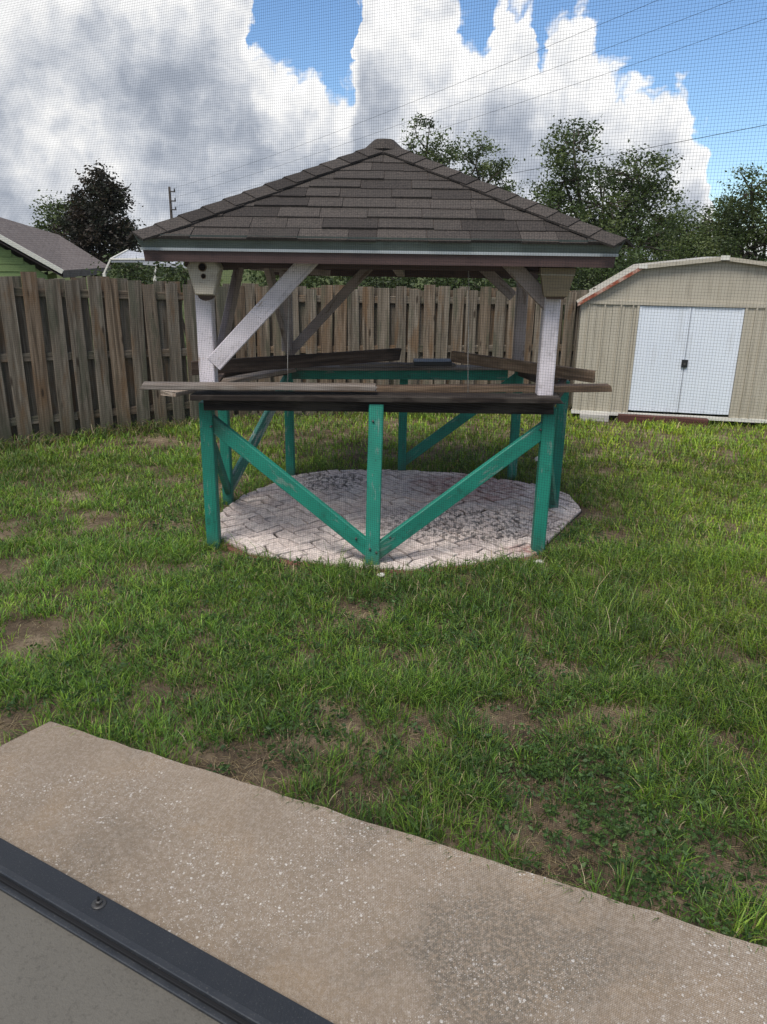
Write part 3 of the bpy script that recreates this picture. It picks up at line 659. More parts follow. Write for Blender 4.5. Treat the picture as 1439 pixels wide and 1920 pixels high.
for (px, y0, y1, Y, lab) in ((541, 488, 742, 5.22, 'thin twine hanging from the eave beside the long white brace'), (879, 494, 738, 5.22, 'thin twine hanging from the eave near the short right brace')):
    a, b = at(px, y0, Y), at(px-1, y1, Y); tag(tube('hanging_twine', [a, a.lerp(b, .35)+Vector((.003, 0, 0)), a.lerp(b, .7)-Vector((.002, 0, 0)), b], .0022, M_['string'], None, 5), lab, 'twine', 'twines hanging from the gazebo eave')

# ------------------------------------------------------------------ fences
def build_fence(p0, p1, h0, h1, pitch, label, seed, back=True, width=.148):
    r = random.Random(seed); p0, p1 = Vector(p0), Vector(p1); d = (p1-p0); L = d.length; d.normalize(); n = Vector((d.y, -d.x, 0))   # n faces the yard
    root = empty('wooden_fence', p0, label, 'fence', 'wooden fences round the yard')
    N = int(L/pitch)
    for side in ((1, -1) if back else (1,)):
        for i in range(N+1):
            s = (i+(0 if side > 0 else .5))*pitch+r.uniform(-.012, .012)
            if s > L: continue
            h = h0+(h1-h0)*s/L+r.uniform(-.035, .03); w = width*r.uniform(.93, 1.05); b = p0+d*s+n*(.033*side)
            lean = d*r.uniform(-.02, .02); A = Vector((b.x, b.y, r.uniform(-.03, .05))); B = A+lean; B.z = h
            M, ln = frame(A, B, n); SEED[0] += 1
            vs, fs = plank_geo(ln, w, .018, 6, .004, .003, (0, 0), SEED[0])
            if r.random() < .75:                     # dog-eared top
                vs = [(x-(.028*max(0.0, abs(y)/(w/2)-.35) if k >= len(vs)-8 else 0), y, z) for k, (x, y, z) in enumerate(vs)]
            obj('board', vs, fs, M_['fence'], root, M)
    for zf in (.14, .52, .90):
        for k in range(max(1, round(L/2.4))):
            m = max(1, round(L/2.4)); a = p0.lerp(p1, k/m); b = p0.lerp(p1, (k+1)/m); ha = h0+(h1-h0)*k/m; hb = h0+(h1-h0)*(k+1)/m
            beam('rail', Vector((a.x, a.y, ha*zf)), Vector((b.x, b.y, hb*zf)), .036, .085, M_['fence'], root, (0, 0, 1), 4, .003)
    for k in range(max(1, round(L/2.4))+1):
        m = max(1, round(L/2.4)); a = p0.lerp(p1, k/m)-n*.085; beam('post', (a.x, a.y, -.1), (a.x, a.y, (h0+(h1-h0)*k/m)-.03), .09, .09, M_['fence'], root, tuple(d))
FA, FB = g(-260, 868), g(462, 782)
FA.z = FB.z = 0
FC0 = FB.copy(); FC1 = Vector((6.6, 11.35, 0))
build_fence(FA, FB, 1.84, 1.62, .215, 'weathered fence of spaced upright boards running back along the left side', 3)
build_fence(FC0+Vector((.06, .05, 0)), FC1, 1.62, 1.56, .19, 'weathered board fence across the back behind the gazebo and the shed', 5)

# ------------------------------------------------------------------ shed
def build_shed():
    L0 = g(1073, 768, .10); base = L0.copy(); base.z = 0
    X = Vector((1, -.20, 0)).normalized(); Y = Vector((-X.y, X.x, 0)); W = 3.19; wh = 1.449; D = 1.1; R = Matrix((X, Y, Vector((0, 0, 1)))).transposed().to_4x4(); R.translation = base
    root = empty('garden_shed', base, 'tan metal garden shed with white double doors and curved gambrel roof', 'shed')
    z0 = .10; pk = (W/2, 2.0); br = (.68, 1.89); T = lambda *p: tuple(p)
    dx0, dx1, dz1 = .70, 1.915, 1.43
    # corrugated front: ribbed panels either side of the doors
    def ribbed(name, x0, x1, za, zb, y, topf=None, ribs=None):
        xs = [x0]; k = round((x1-x0)/.05)
        for i in range(k):
            a = x0+(x1-x0)*i/k; b = x0+(x1-x0)*(i+1)/k
            if i and i % 2 == 0: xs += [a-.014, a-.007, a+.007, a+.014]
        xs.append(x1); V, Fs = [], []
        for i, x in enumerate(xs):
            m = 0.0
            if 0 < i < len(xs)-1: m = [0, .020, .020, 0][(i-1) % 4]
            zt = topf(x) if topf else zb
            V += [(x, y-m, za), (x, y-m, zt), (x, y+.02, za), (x, y+.02, zt)]
        for i in range(len(xs)-1):
            a, b = i*4, i*4+4; Fs += [(a, b, b+1, a+1), (a+2, a+3, b+3, b+2), (a+1, b+1, b+3, a+3), (a, a+2, b+2, b)]
        Fs += [(0, 1, 3, 2), (len(xs)*4-4, len(xs)*4-2, len(xs)*4-1, len(xs)*4-3)]
        return obj(name, V, Fs, M_['tan'], root, R)
    def box(name, x0, x1, y0, y1, za, zb, mat, parent=root):
        V = [(x, y, z) for z in (za, zb) for x, y in ((x0, y0), (x1, y0), (x1, y1), (x0, y1))]
        return obj(name, V, [(3, 2, 1, 0), (4, 5, 6, 7), (0, 1, 5, 4), (1, 2, 6, 5), (2, 3, 7, 6), (3, 0, 4, 7)], mat, parent, R)
    pw = dx0-.03
    for i, (a, b) in enumerate(((0, .19), (.19, .38), (.38, .53), (.53, dx0-.03))): ribbed('wall_panel', a+.002, b-.002, z0, wh, (.0, .006)[i % 2])
    for i, (a, b) in enumerate(((dx1+.03, 2.25), (2.25, 2.60), (2.60, 2.90), (2.90, W))): ribbed('wall_panel', a+.002, b-.002, z0, wh, (.0, .006)[i % 2])
    def roofz(x):
        x = min(x, W-x); return wh+.02+(br[1]-wh-.02)*x/br[0] if x < br[0] else br[1]+(pk[1]-br[1])*(x-br[0])/(W/2-br[0])
    xs = [0, br[0], W/2, W-br[0], W]; V = [(x, .012, wh+.03) for x in xs]+[(x, .012, roofz(x)-.02) for x in xs]+[(x, .03, wh+.03) for x in xs]+[(x, .03, roofz(x)-.02) for x in xs]
    V[5] = (0, .012, wh+.032); V[9] = (W, .012, wh+.032); V[15] = (0, .03, wh+.032); V[19] = (W, .03, wh+.032)
    obj('gable', V, [(i, i+1, i+6, i+5) for i in range(4)]+[(i+10, i+15, i+16, i+11) for i in range(4)]+[(i+5, i+6, i+16, i+15) for i in range(4)], M_['tan'], root, R)
    box('gable_rail', -.01, W+.01, -.016, .03, wh-.012, wh+.034, M_['tan'])
    for x in (W*.17, W*.33, W*.5, W*.67, W*.83): box('gable_rib', x-.004, x+.004, .004, .0115, wh+.04, roofz(x)-.03, M_['tan'])
    # double doors
    mid = (dx0+dx1)/2
    for a, b in ((dx0, mid-.003), (mid+.003, dx1)):
        dr = box('door', a, b, .006, .03, z0+.03, dz1, M_['door'])
        for k in range(1, 4): box('door_rib', a+(b-a)*k/4-.006, a+(b-a)*k/4+.006, .0, .0065, z0+.06, dz1-.04, M_['door'], dr)
        box('door_edge', a+.004, a+.03, -.001, .0062, z0+.035, dz1-.005, M_['door'], dr); box('door_edge', b-.03, b-.004, -.001, .0062, z0+.035, dz1-.005, M_['door'], dr)
    lk = box('lock_plate', mid-.036, mid+.036, -.022, -.002, .70, .795, M_['black']); box('lock_button', mid-.012, mid+.012, -.030, -.0215, .73, .76, M_['steel'], lk)
    box('door_jamb', dx0-.03, dx0-.002, -.012, .03, z0, wh-.014, M_['tan']); box('door_jamb', dx1+.002, dx1+.03, -.012, .03, z0, wh-.014, M_['tan']); box('door_track', dx0-.028, dx1+.028, -.01, .03, dz1+.004, wh-.015, M_['tan'])
    # sides, back, roof
    box('side_wall', .002, .02, .032, D, z0, wh, M_['tan']); box('side_wall', W-.02, W-.002, .032, D, z0, wh, M_['tan']); box('back_wall', .022, W-.022, D-.02, D-.002, z0, wh, M_['tan'])
    for i in range(4):
        xa, xb = (xs[i]-(.05 if i == 0 else 0)), (xs[i+1]+(.05 if i == 3 else 0)); za, zb = roofz(xs[i])-(.035 if i == 0 else 0), roofz(xs[i+1])-(.035 if i == 3 else 0)
        V = [(xa, -.05, za), (xb, -.05, zb), (xb, D+.03, zb), (xa, D+.03, za)]; V += [(x, y, z+.014) for x, y, z in V]
        rp = obj('roof_panel', V, [(3, 2, 1, 0), (4, 5, 6, 7), (0, 1, 5, 4), (1, 2, 6, 5), (2, 3, 7, 6), (3, 0, 4, 7)], M_['tan'], root, R)
        V = [(xa, -.064, za-.028), (xb, -.064, zb-.028), (xb, -.064, zb+.018), (xa, -.064, za+.018)]; V += [(x, y+.012, z) for x, y, z in V]
        obj('roof_trim', V, [(0, 1, 2, 3), (7, 6, 5, 4), (0, 4, 5, 1), (1, 5, 6, 2), (2, 6, 7, 3), (3, 7, 4, 0)], M_['rust'] if i == 0 else M_['tan'], root, R)
    for x in (br[0], W/2, W-br[0]): box('trim_cap', x-.05, x+.05, -.074, -.0645, roofz(x)-.022, roofz(x)+.028, M_['trim'])
    box('base_rail', -.01, W+.01, -.02, .04, z0-.045, z0-.002, M_['trim'])
    a = R @ Vector((.58, -.08, .028)); b = R @ Vector((1.66, -.08, .020)); tag(beam('ramp_timber', a, b, .10, .12, M_['ramp'], None, segs=4, jit=.003), 'red-brown timber lying against the foot of the shed doors', 'timber')
    a = R @ Vector((.10, -.07, .030)); b = R @ Vector((.46, -.07, .030)); tag(beam('concrete_block', a, b, .12, .10, M_['block'], None, segs=2, jit=.002, bev=.01), 'pale concrete block under the near corner of the tan shed', 'block')
build_shed()

# ------------------------------------------------------------------ neighbours beyond the fence
def build_house():
    A = at(-130, 368, 17.0); dv = ray(212, 467); u_ = Vector((dv.x, dv.y, 0)).normalized(); w_ = Vector((u_.y, -u_.x, 0))
    def meet(o, dr, px, py):                          # where the line o + k*dr crosses the sight line of a pixel, seen from above
        q = ray(px, py); det = dr.x*(-q.y)+dr.y*q.x; rx, ry = -o.x, -o.y; k = (rx*(-q.y)+ry*q.x)/det; t2 = (o.x+k*dr.x)/q.x; return k, CAM_H+q.z*t2
    hw, eave = meet(A, w_, 118, 507); gz = -1.2
    root = empty('neighbour_house', (A.x, A.y, gz), 'lime green neighbour house with grey-brown shingle roof beyond the left fence', 'house')
    rl = 7.0
    er = A+w_*hw; er.z = eave; el = A-w_*hw; el.z = eave; B = at(110, 440, (A+u_*rl).y); hip = 3.0
    er2 = g(208, 501, eave); el2 = el+u_*(rl+hip)
    lift = Vector((0, 0, .16)); V = [A, B, er, er2, el, el2]; V2 = [v-lift for v in V]; V = V+V2
    obj('roof', V, [(0, 2, 1), (2, 3, 1), (0, 1, 5, 4), (1, 3, 5), (6, 7, 9, 8), (6, 10, 11, 7), (7, 11, 9), (2, 8, 9, 3), (4, 5, 11, 10), (3, 9, 11, 5)], M_['hroof'], root)
    for a, b in ((A, er), (A, el)):                   # rake boards on the gable
        a, b = a-u_*.06-lift*.2, b-u_*.06-lift*.2; n = (b-a).cross(u_).normalized()
        beam('rake_board', a, b, .05, .10, M_['trim'], root, up=tuple(n if n.z > 0 else -n))
    s = .25; gA = A-Vector((0, 0, .17))+u_*.30; gr = er-w_*.35-Vector((0, 0, .12))+u_*.30; gl = el+w_*.35-Vector((0, 0, .12))+u_*.30
    V = [gA, gr, Vector((gr.x, gr.y, gz)), Vector((gl.x, gl.y, gz)), gl]; V += [v+u_*.2 for v in V]
    obj('wall', V, [(0, 4, 3, 2, 1), (5, 6, 7, 8, 9), (1, 2, 7, 6), (3, 4, 9, 8)], M_['hwall'], root)
    n = 9
    for k in range(1, n):                             # lap siding on the gable
        zz = gr.z+(gA.z-gr.z)*k/n; hwk = (gr-gl).length/2*(1-k/n); c = (gr+gl)/2; a = Vector((c.x, c.y, zz))-w_*hwk-u_*.012; b = Vector((c.x, c.y, zz))+w_*hwk-u_*.012
        if hwk > .2: beam('siding_board', a, b, .02, (gA.z-gr.z)/n*.92, M_['hwall'], root)
    sw = [gr+u_*.2, gr+u_*(rl*.45)]; V = [Vector((p.x, p.y, z)) for p in sw for z in (gz, eave-.1)]; V += [v-w_*.2 for v in V]
    obj('wall', V, [(0, 2, 3, 1), (4, 5, 7, 6)], M_['hwall'], root)
build_house()
def build_cage():
    Y = 13.5; root = empty('screen_enclosure', Vector((at(255, 500, Y).x, Y, -.6)), 'pale-roofed screen enclosure peeking over the left fence below the dark tree', 'enclosure')
    p = [at(212, 487, Y), at(238, 470, Y), at(318, 484, Y), at(300, 490, Y-.8)]
    a, b, c_, d_ = at(208, 486, Y), at(240, 469, Y+.6), at(316, 484, Y+.9), at(300, 486, Y)
    V = [a, d_, c_, b]; V += [v-Vector((0, 0, .05)) for v in V]
    obj('roof_panel', V, [(0, 1, 2, 3), (7, 6, 5, 4), (0, 4, 5, 1), (1, 5, 6, 2), (2, 6, 7, 3), (3, 7, 4, 0)], M_['panel'], root)
    a2, b2 = at(268, 490, Y+1.5), at(365, 498, Y+1.5); V = [a2, b2, b2+Vector((0, 2, .12)), a2+Vector((0, 2, .2))]; V += [v-Vector((0, 0, .06)) for v in V]
    obj('roof_panel', V, [(0, 1, 2, 3), (7, 6, 5, 4), (0, 4, 5, 1), (1, 5, 6, 2), (2, 6, 7, 3), (3, 7, 4, 0)], M_['panel'], root)
    for q0, q1 in (((a), at(196, 512, Y)), (d_, at(290, 512, Y)), (a, d_), (a, b)):
        beam('frame_member', q0, q1, .03, .03, M_['trim'], root)
    for px in (196, 290, 360): q = at(px, 512, Y+(.0 if px < 300 else 1.5)); beam('frame_member', q, (q.x, q.y, -.6), .05, .05, M_['trim'], root, (0, 1, 0))
build_cage()

# utility pole with its wires
def build_pole():
    top = at(318, 350, 62); root = empty('utility_pole', (top.x, top.y, -2), 'far dark utility pole standing beyond the left edge of the gazebo roof', 'pole')
    tube('pole', [(top.x, top.y, -2), (top.x, top.y, 2), (top.x, top.y, top.z)], [.15, .13, .085], M_['pole'], root, 10)
    for k, dz in enumerate((.35, 1.0, 1.6)):
        beam('crossarm', (top.x, top.y-.15, top.z-dz), (top.x+.45, top.y-.15, top.z-dz), .08, .08, M_['pole'], root)
        tube('insulator', [(top.x+.40, top.y-.15, top.z-dz+.04), (top.x+.40, top.y-.15, top.z-dz+.22)], [.05, .035], M_['cable'], root, 8)
    for (px, py, px2, py2, dz, lab) in ((1300, -28, 318, 351, .1, 'topmost thin power line crossing the sky above the gazebo'), (1500, -48, 318, 354, .75, 'second power line from the top crossing the sky above the gazebo'), (1560, -8, 318, 360, 1.4, 'third power line from the top crossing the sky above the gazebo'), (1540, 214, 318, 372, 2.6, 'lowest and darkest power line, passing behind the big oak')):
        a, b = at(px, py, 24), top+Vector((.4, -.2, -dz)); sag = .9; pts = []
        for i in range(25):
            k = i/24; q = a.lerp(b, k); q.z -= sag*4*k*(1-k)*.35; pts.append(q)
        tag(tube('power_line', pts, .0055 if dz < 2 else .009, M_['cable'], None, 5), lab, 'power line', 'power lines over the yard')
build_pole()

# ------------------------------------------------------------------ trees
def leaves(centres, sig, per, size, cols, r, flat=.75):
    n = len(centres)*per; c = np.repeat(np.asarray(centres), per, 0)+r.normal(0, 1, (n, 3))*np.repeat(np.asarray(sig), per)[:, None]*np.array([1, 1, flat])
    L = size*r.uniform(.6, 1.35, n); Wd = L*r.uniform(.38, .6, n)
    d = r.normal(0, 1, (n, 3)); d[:, 2] = d[:, 2]*.6-.25; d /= np.linalg.norm(d, axis=1)[:, None]
    q = r.normal(0, 1, (n, 3)); q[:, 2] *= .5; s = np.cross(d, q); s /= np.linalg.norm(s, axis=1)[:, None]; nn = np.cross(s, d)
    a = c-d*L[:, None]/2; b = c+d*L[:, None]/2; m1 = c+s*Wd[:, None]/2+nn*L[:, None]*.08; m2 = c-s*Wd[:, None]/2+nn*L[:, None]*.08
    V = np.stack([a, m1, b, m2], 1).reshape(-1, 3); i = np.arange(n)*4
    T = np.r_[np.c_[i, i+1, i+2], np.c_[i, i+2, i+3]]
    pal = np.asarray(cols)[r.integers(0, len(cols), len(centres))]; cc = np.repeat(pal, per, 0)*r.uniform(.75, 1.25, (n, 1)); cc = np.repeat(cc, 4, 0)
    return V, T, cc
def tree(name, label, base, blobs, seed, cols, leaf=.13, clumps=70, per=34, trunk=.16, sig=.26, group='trees beyond the fence', limbs=None):
    """blobs: (centre, (rx, ry, rz)); each blob is fed by a limb with side twigs reaching to its leaf clumps"""
    r = np.random.default_rng(seed); base = Vector(base); root = empty(name, base, label, 'tree', group)
    top = max(b[0].z for b in blobs); ctr = sum((b[0] for b in blobs), Vector())/len(blobs); fork = Vector((base.x*.6+ctr.x*.4, base.y*.6+ctr.y*.4, base.z+(min(b[0].z for b in blobs)-base.z)*.55))
    pts = [base+(fork-base)*k+Vector((math.sin(k*5+seed)*.08, math.cos(k*4+seed)*.08, 0)) for k in (0, .25, .5, .75, 1)]
    vs, fs = tube_geo(pts, [trunk*1.35, trunk*1.1, trunk, trunk*.92, trunk*.85], 9)
    CT, SG = [], []
    for (c, rad) in blobs:
        m = fork.lerp(c, .5)+Vector(r.normal(0, .12, 3)); bp = [fork-(fork-base).normalized()*.1, m, c, c+Vector((0, 0, rad[2]*.6))]
        a, f2 = tube_geo(bp, [trunk*.42, trunk*.26, trunk*.13, trunk*.03], 7, len(vs)); vs += a; fs += f2
        n = int(clumps*(rad[0]*rad[1]*rad[2])**.55); 
        for k in range(max(8, n)):
            v = r.normal(0, 1, 3); v /= np.linalg.norm(v); q = v*np.array(rad)*r.uniform(.35, 1.08)**.7
            e = c+Vector(q); CT.append(tuple(e)); SG.append(sig*r.uniform(.6, 1.25))
            if k % 3 == 0:
                s = c.lerp(e, .15); a, f2 = tube_geo([s, s.lerp(e, .55)+Vector(r.normal(0, .05, 3)), e], [trunk*.14, trunk*.09, trunk*.04], 5, len(vs)); vs += a; fs += f2
    obj('trunk', vs, fs, M_['bark'], root, smooth=True)
    V, T, cc = leaves(CT, SG, per, leaf, cols, r); fast_mesh('crown', V, T, M_['leaf'], root, cc)
G_OAK = [(.046, .072, .022), (.066, .096, .029), (.084, .116, .036), (.036, .053, .019), (.112, .142, .050)]
G_DARK = [(.022, .022, .014), (.032, .027, .018), (.042, .030, .020), (.022, .028, .014), (.028, .034, .017)]
G_MID = [(.068, .098, .032), (.090, .122, .040), (.050, .073, .026), (.124, .155, .057)]
def B(px, py, Y, rx, rz, ry=None):                    # crown lobe: photo position and half sizes in photo pixels
    k = Y*1.05/F; return (at(px, py, Y), (rx*k, (ry if ry else (rx+rz)/2)*k, rz*k))
def plant_trees():
    tree('oak_tree', 'small green tree crown showing above the right slope of the gazebo roof', (1.2, 21, -1), [B(800, 285, 20, 40, 50), B(830, 325, 20, 60, 40), B(893, 310, 20.5, 50, 38), B(905, 350, 20, 60, 45), B(780, 345, 20.5, 60, 40)], 21, G_OAK, .075, 40, 80, .14, .12)
    tree('oak_tree', 'big oak with a tall open side branch standing behind the left end of the shed', (5.6, 19, -1), [B(1075, 275, 18, 46, 42), B(1058, 340, 18, 42, 40), B(1190, 330, 18.5, 62, 46), B(1130, 385, 18, 85, 55), B(1215, 400, 18.5, 60, 65), B(1090, 440, 18, 95, 60), B(1195, 460, 18, 90, 55), B(1030, 385, 18, 50, 35)], 22, G_OAK, .075, 54, 80, .19, .145)
    tree('oak_tree', 'oak at the right edge of the photo above the shed roof', (9.6, 20.5, -1), [B(1408, 360, 19, 42, 46), B(1440, 420, 19, 80, 60), B(1370, 430, 19.5, 55, 45), B(1400, 470, 19, 90, 45), B(1500, 380, 19, 60, 60)], 23, G_MID, .075, 54, 80, .18, .15)
    tree('broad_tree', 'pale green bushy tree between the big oak and the right edge oak', (8.2, 23.5, -1), [B(1300, 430, 22, 70, 40), B(1250, 455, 22, 70, 45), B(1340, 465, 22, 80, 40), B(1290, 485, 22, 110, 40)], 24, G_MID, .085, 52, 75, .14, .16)
    tree('dark_tree', 'dark reddish-brown tree standing behind the green house roof', (-9.6, 26, -1), [B(187, 350, 25, 20, 24), B(180, 388, 25, 40, 30), B(208, 375, 25, 26, 22), B(185, 430, 25, 50, 36), B(200, 465, 25, 52, 30), B(150, 430, 25, 28, 34), B(228, 440, 25, 18, 22)], 25, G_DARK, .11, 52, 110, .15, .17)
    tree('broad_tree', 'green round tree beside the dark tree behind the house roof', (-12, 30.5, -1), [B(112, 405, 29, 34, 28), B(95, 430, 29, 28, 26), B(135, 430, 29, 40, 35), B(240, 455, 29, 22, 18)], 26, G_OAK, .11, 48, 60, .15, .2)
    r = 30
    for (px, py, Y, rx, rz, lab) in ((560, 512, 13.4, 90, 22, 'dark hedge bush behind the back fence under the left of the gazebo roof'), (720, 514, 13.2, 95, 24, 'dark hedge bush behind the back fence under the middle of the gazebo roof'), (880, 516, 13.2, 100, 26, 'dark hedge bush behind the back fence under the right of the gazebo roof'),
                                     (1010, 500, 13.6, 90, 40, 'dark bush between the gazebo eave and the shed roof'), (1130, 490, 14.2, 80, 34, 'low dark bush behind the rusty roof edge of the shed'), (258, 503, 16.5, 75, 17, 'low bush under the pale roof of the screen enclosure'), (350, 512, 12.6, 60, 14, 'low bush behind the fence under the left corner of the gazebo roof')):
        c, rad = B(px, py, Y, rx, rz); tree('hedge_bush', lab, (c.x, c.y, -.6), [(c, rad), (c-Vector((0, 0, rad[2]*1.3)), (rad[0]*.95, rad[1], rad[2]))], r, G_OAK[:2]+G_OAK[3:4], .075, 100, 50, .07, .15, 'bushes behind the back fence'); r += 1
plant_trees()

# ------------------------------------------------------------------ lawn
def lawn():
    r = np.random.default_rng(3)
    bare_px = [(380, 1290, .16), (560, 1235, .10), (270, 1290, .12), (960, 1370, .22), (700, 1400, .16), (90, 1200, .16), (1100, 1265, .12), (1040, 1600, .20), (450, 1440, .20), (830, 1110, .12), (1370, 1400, .13), (1180, 1560, .10), (1000, 1480, .12), (1360, 1620, .16), (790, 1375, .18),
               (520, 1200, .10), (880, 1085, .14), (1110, 960, .20), (1000, 1050, .10), (330, 985, .2), (300, 830, .35), (700, 1150, .1), (1010, 860, .2), (150, 930, .15), (620, 1330, .12)]
    bare = [(*tuple(g(a, b))[:2], s) for a, b, s in bare_px]
    def bareness(x, y):
        v = np.zeros_like(x)
        for bx, by, s in bare: v = np.maximum(v, np.exp(-((x-bx)**2+((y-by)*1.0)**2)/(2*s*s*.30)))
        n = vnoise(x, y, 3.6, 11, 3); return np.clip(v*1.1+np.clip((n-.54)*4.2, 0, 1), 0, 1)
    Vs, Ts, Cs, off = [], [], [], 0
    def blades(x, y, h, w, lean, az, col, curl):
        nonlocal off
        n = len(x); z = ground_z(x, y)-.005; dx, dy = np.cos(az), np.sin(az); sx, sy = -dy, dx
        tw = r.uniform(-.9, .9, n); sx, sy = np.cos(az+np.pi/2+tw), np.sin(az+np.pi/2+tw)
        lv = [(0, 0, 1.0), (.5, .30, .85), (.82, .68, .5), (1.0, 1.0, .0)]; P_ = []
        for (k, o_, ww) in lv:
            zz = z+h*(k-(curl*o_*o_)*.55); ox = lean*h*o_
            cx, cy = x+dx*ox, y+dy*ox
            if ww > 0: P_ += [np.c_[cx-sx*w*ww/2, cy-sy*w*ww/2, zz], np.c_[cx+sx*w*ww/2, cy+sy*w*ww/2, zz]]
            else: P_ += [np.c_[cx, cy, zz]]
        V = np.stack(P_, 1).reshape(-1, 3); i = off+np.arange(n)*7
        T = np.r_[np.c_[i, i+1, i+3], np.c_[i, i+3, i+2], np.c_[i+2, i+3, i+5], np.c_[i+2, i+5, i+4], np.c_[i+4, i+5, i+6]]
        Vs.append(V); Ts.append(T); Cs.append(np.repeat(col, 7, 0)); off += len(V)
    GC = np.array([1.02, 1.14, .95])*np.array([(.120, .205, .026), (.155, .245, .030), (.090, .165, .026), (.205, .275, .046), (.068, .130, .032), (.100, .150, .050)])
    DRY = np.array([(.42, .33, .18), (.33, .25, .13), (.50, .41, .25), (.22, .155, .09)])
    def field(n_t, y0, y1, half, per, hgt, wid, spread):
        y = np.sqrt(r.uniform(y0*y0, y1*y1, n_t)); x = r.uniform(-1, 1, n_t)*(half*y+.6)
        b = bareness(x, y); keep = (r.random(n_t) > b*1.02) & ~inside(x, y, SLAB, .0) & ~inside(x, y, PAD, .006)
        # behind the fence line no lawn is needed
        lx = (FB-FA).normalized(); keep &= ((x-FA.x)*(-lx.y)+(y-FA.y)*lx.x < -.05) | (x > FB.x); keep &= y < 10.05+.12*x
        x, y = x[keep], y[keep]; n = len(x)
        tall = .55+.9*vnoise(x, y, .9, 21, 3); tall *= np.where(x > .35*y-.3, 1.18, 1.0); tall *= 1-.35*bareness(x, y)
        tone = vnoise(x, y, .55, 31, 3); lush = np.clip((x-.8)/1.6, 0, 1)*.6+np.clip((y-6)/3, 0, 1)*.4
        ti = r.integers(0, len(GC), n)
        X = np.repeat(x, per)+r.normal(0, spread, n*per); Y = np.repeat(y, per)+r.normal(0, spread, n*per)
        az = np.arctan2(Y-np.repeat(y, per), X-np.repeat(x, per))+r.normal(0, .8, n*per)
        h = hgt*np.repeat(tall, per)*r.uniform(.45, 1.25, n*per); w = wid*r.uniform(.6, 1.35, n*per)
        c = GC[np.repeat(ti, per)]*(.50+1.15*np.repeat(tone, per)[:, None])*np.repeat(r.uniform(.68, 1.3, n), per)[:, None]*r.uniform(.75, 1.25, (n*per, 1))
        lu = np.repeat(lush, per)[:, None]; c = c*(1+lu*np.array([.55, .28, -.05]))
        dr = r.random(n*per) < .07+.10*np.repeat(bareness(x, y), per); c[dr] = DRY[r.integers(0, 4, dr.sum())]*r.uniform(.6, 1.1, (dr.sum(), 1))
        ok = ~inside(X, Y, SLAB, -.004) & ~inside(X, Y, PAD, -.008)
        blades(X[ok], Y[ok], h[ok], w[ok], r.uniform(.15, 1.05, ok.sum()), az[ok], c[ok], r.uniform(.1, 1.0, ok.sum()))
    field(4600, 1.4, 3.4, .62, 19, .088, .0044, .030)
    field(7600, 3.2, 5.2, .62, 15, .084, .0050, .036)
    field(9800, 5.0, 7.6, .62, 10, .075, .0066, .045)
    field(10500, 7.4, 11.6, .60, 7, .095, .010, .06)
    field(420, 1.6, 5.5, .62, 5, .20, .0042, .02)         # a few long arching stems
    # straw litter and dead stems lying flat in the thin places
    n = 90000; y = 1.4+7*r.random(n)**1.3; x = r.uniform(-1, 1, n)*(.6*y+.5); b = bareness(x, y)
    k = (r.random(n) < .10+b*.9) & ~inside(x, y, SLAB, .01) & ~inside(x, y, PAD, .04); x, y = x[k], y[k]; n = len(x)
    blades(x, y, r.uniform(.008, .020, n), r.uniform(.002, .0042, n), r.uniform(2.0, 6.0, n), r.uniform(0, 6.28, n), DRY[r.integers(0, 4, n)]*r.uniform(.45, 1.0, (n, 1)), r.uniform(.3, 1.2, n))
    # taller tufts and dead stems along the foot of the fences
    for p0, p1, n in ((FA, FB, 1500), (FC0, FC1, 1300)):
        k = r.random(n); off_ = r.uniform(.03, .22, n); d = (p1-p0).normalized(); x = p0.x+(p1.x-p0.x)*k+d.y*off_; y = p0.y+(p1.y-p0.y)*k-d.x*off_
        dead = r.random(n) < .45; c = np.where(dead[:, None], DRY[r.integers(0, 4, n)]*.6, GC[r.integers(0, len(GC), n)]*.75)
        blades(x, y, r.uniform(.05, .20, n)*(.4+1.2*vnoise(x, y, 1.7, 51, 2)), r.uniform(.007, .012, n), r.uniform(.2, 1.4, n), r.uniform(0, 6.28, n), c, r.uniform(.2, 1.2, n))
    # tufts hanging over the slab edge
    n = 900; k = r.uniform(0, 3.4, n); keepk = vnoise(k, k*0, 2.4, 61, 2) > .46; k = k[keepk]; n = len(k); off_ = r.uniform(.004, .03, n)
    x = SL_C.x+_e.x*k+_en.x*off_; y = SL_C.y+_e.y*k+_en.y*off_; az = math.atan2(-_en.y, -_en.x)+r.normal(0, .9, n)
    blades(x, y, r.uniform(.055, .11, n), r.uniform(.003, .0055, n), r.uniform(.3, 1.2, n), az, GC[r.integers(0, len(GC), n)]*r.uniform(.6, 1.1, (n, 1)), r.uniform(.2, .9, n))
    o = fast_mesh('grass', np.concatenate(Vs), np.concatenate(Ts), M_['grass'], None, np.concatenate(Cs)); tag(o, 'patchy green lawn grass with straw litter', 'grass', kind='stuff')
    # broad-leaved weeds creeping through the grass
    wp = [(1110, 1480, .22, 150), (1180, 1600, .16, 70), (1330, 1690, .18, 100), (1080, 1440, .14, 80), (800, 1180, .25, 90), (520, 1240, .25, 80), (560, 1380, .2, 70), (850, 1450, .2, 70), (620, 1130, .3, 90), (300, 1150, .3, 70), (1040, 1000, .2, 90), (480, 1060, .3, 80), (800, 1075, .35, 120), (950, 1250, .3, 80), (1300, 1300, .3, 70), (150, 1280, .2, 60), (360, 980, .25, 70), (1280, 1480, .2, 60)]
    CT, SG = [], []
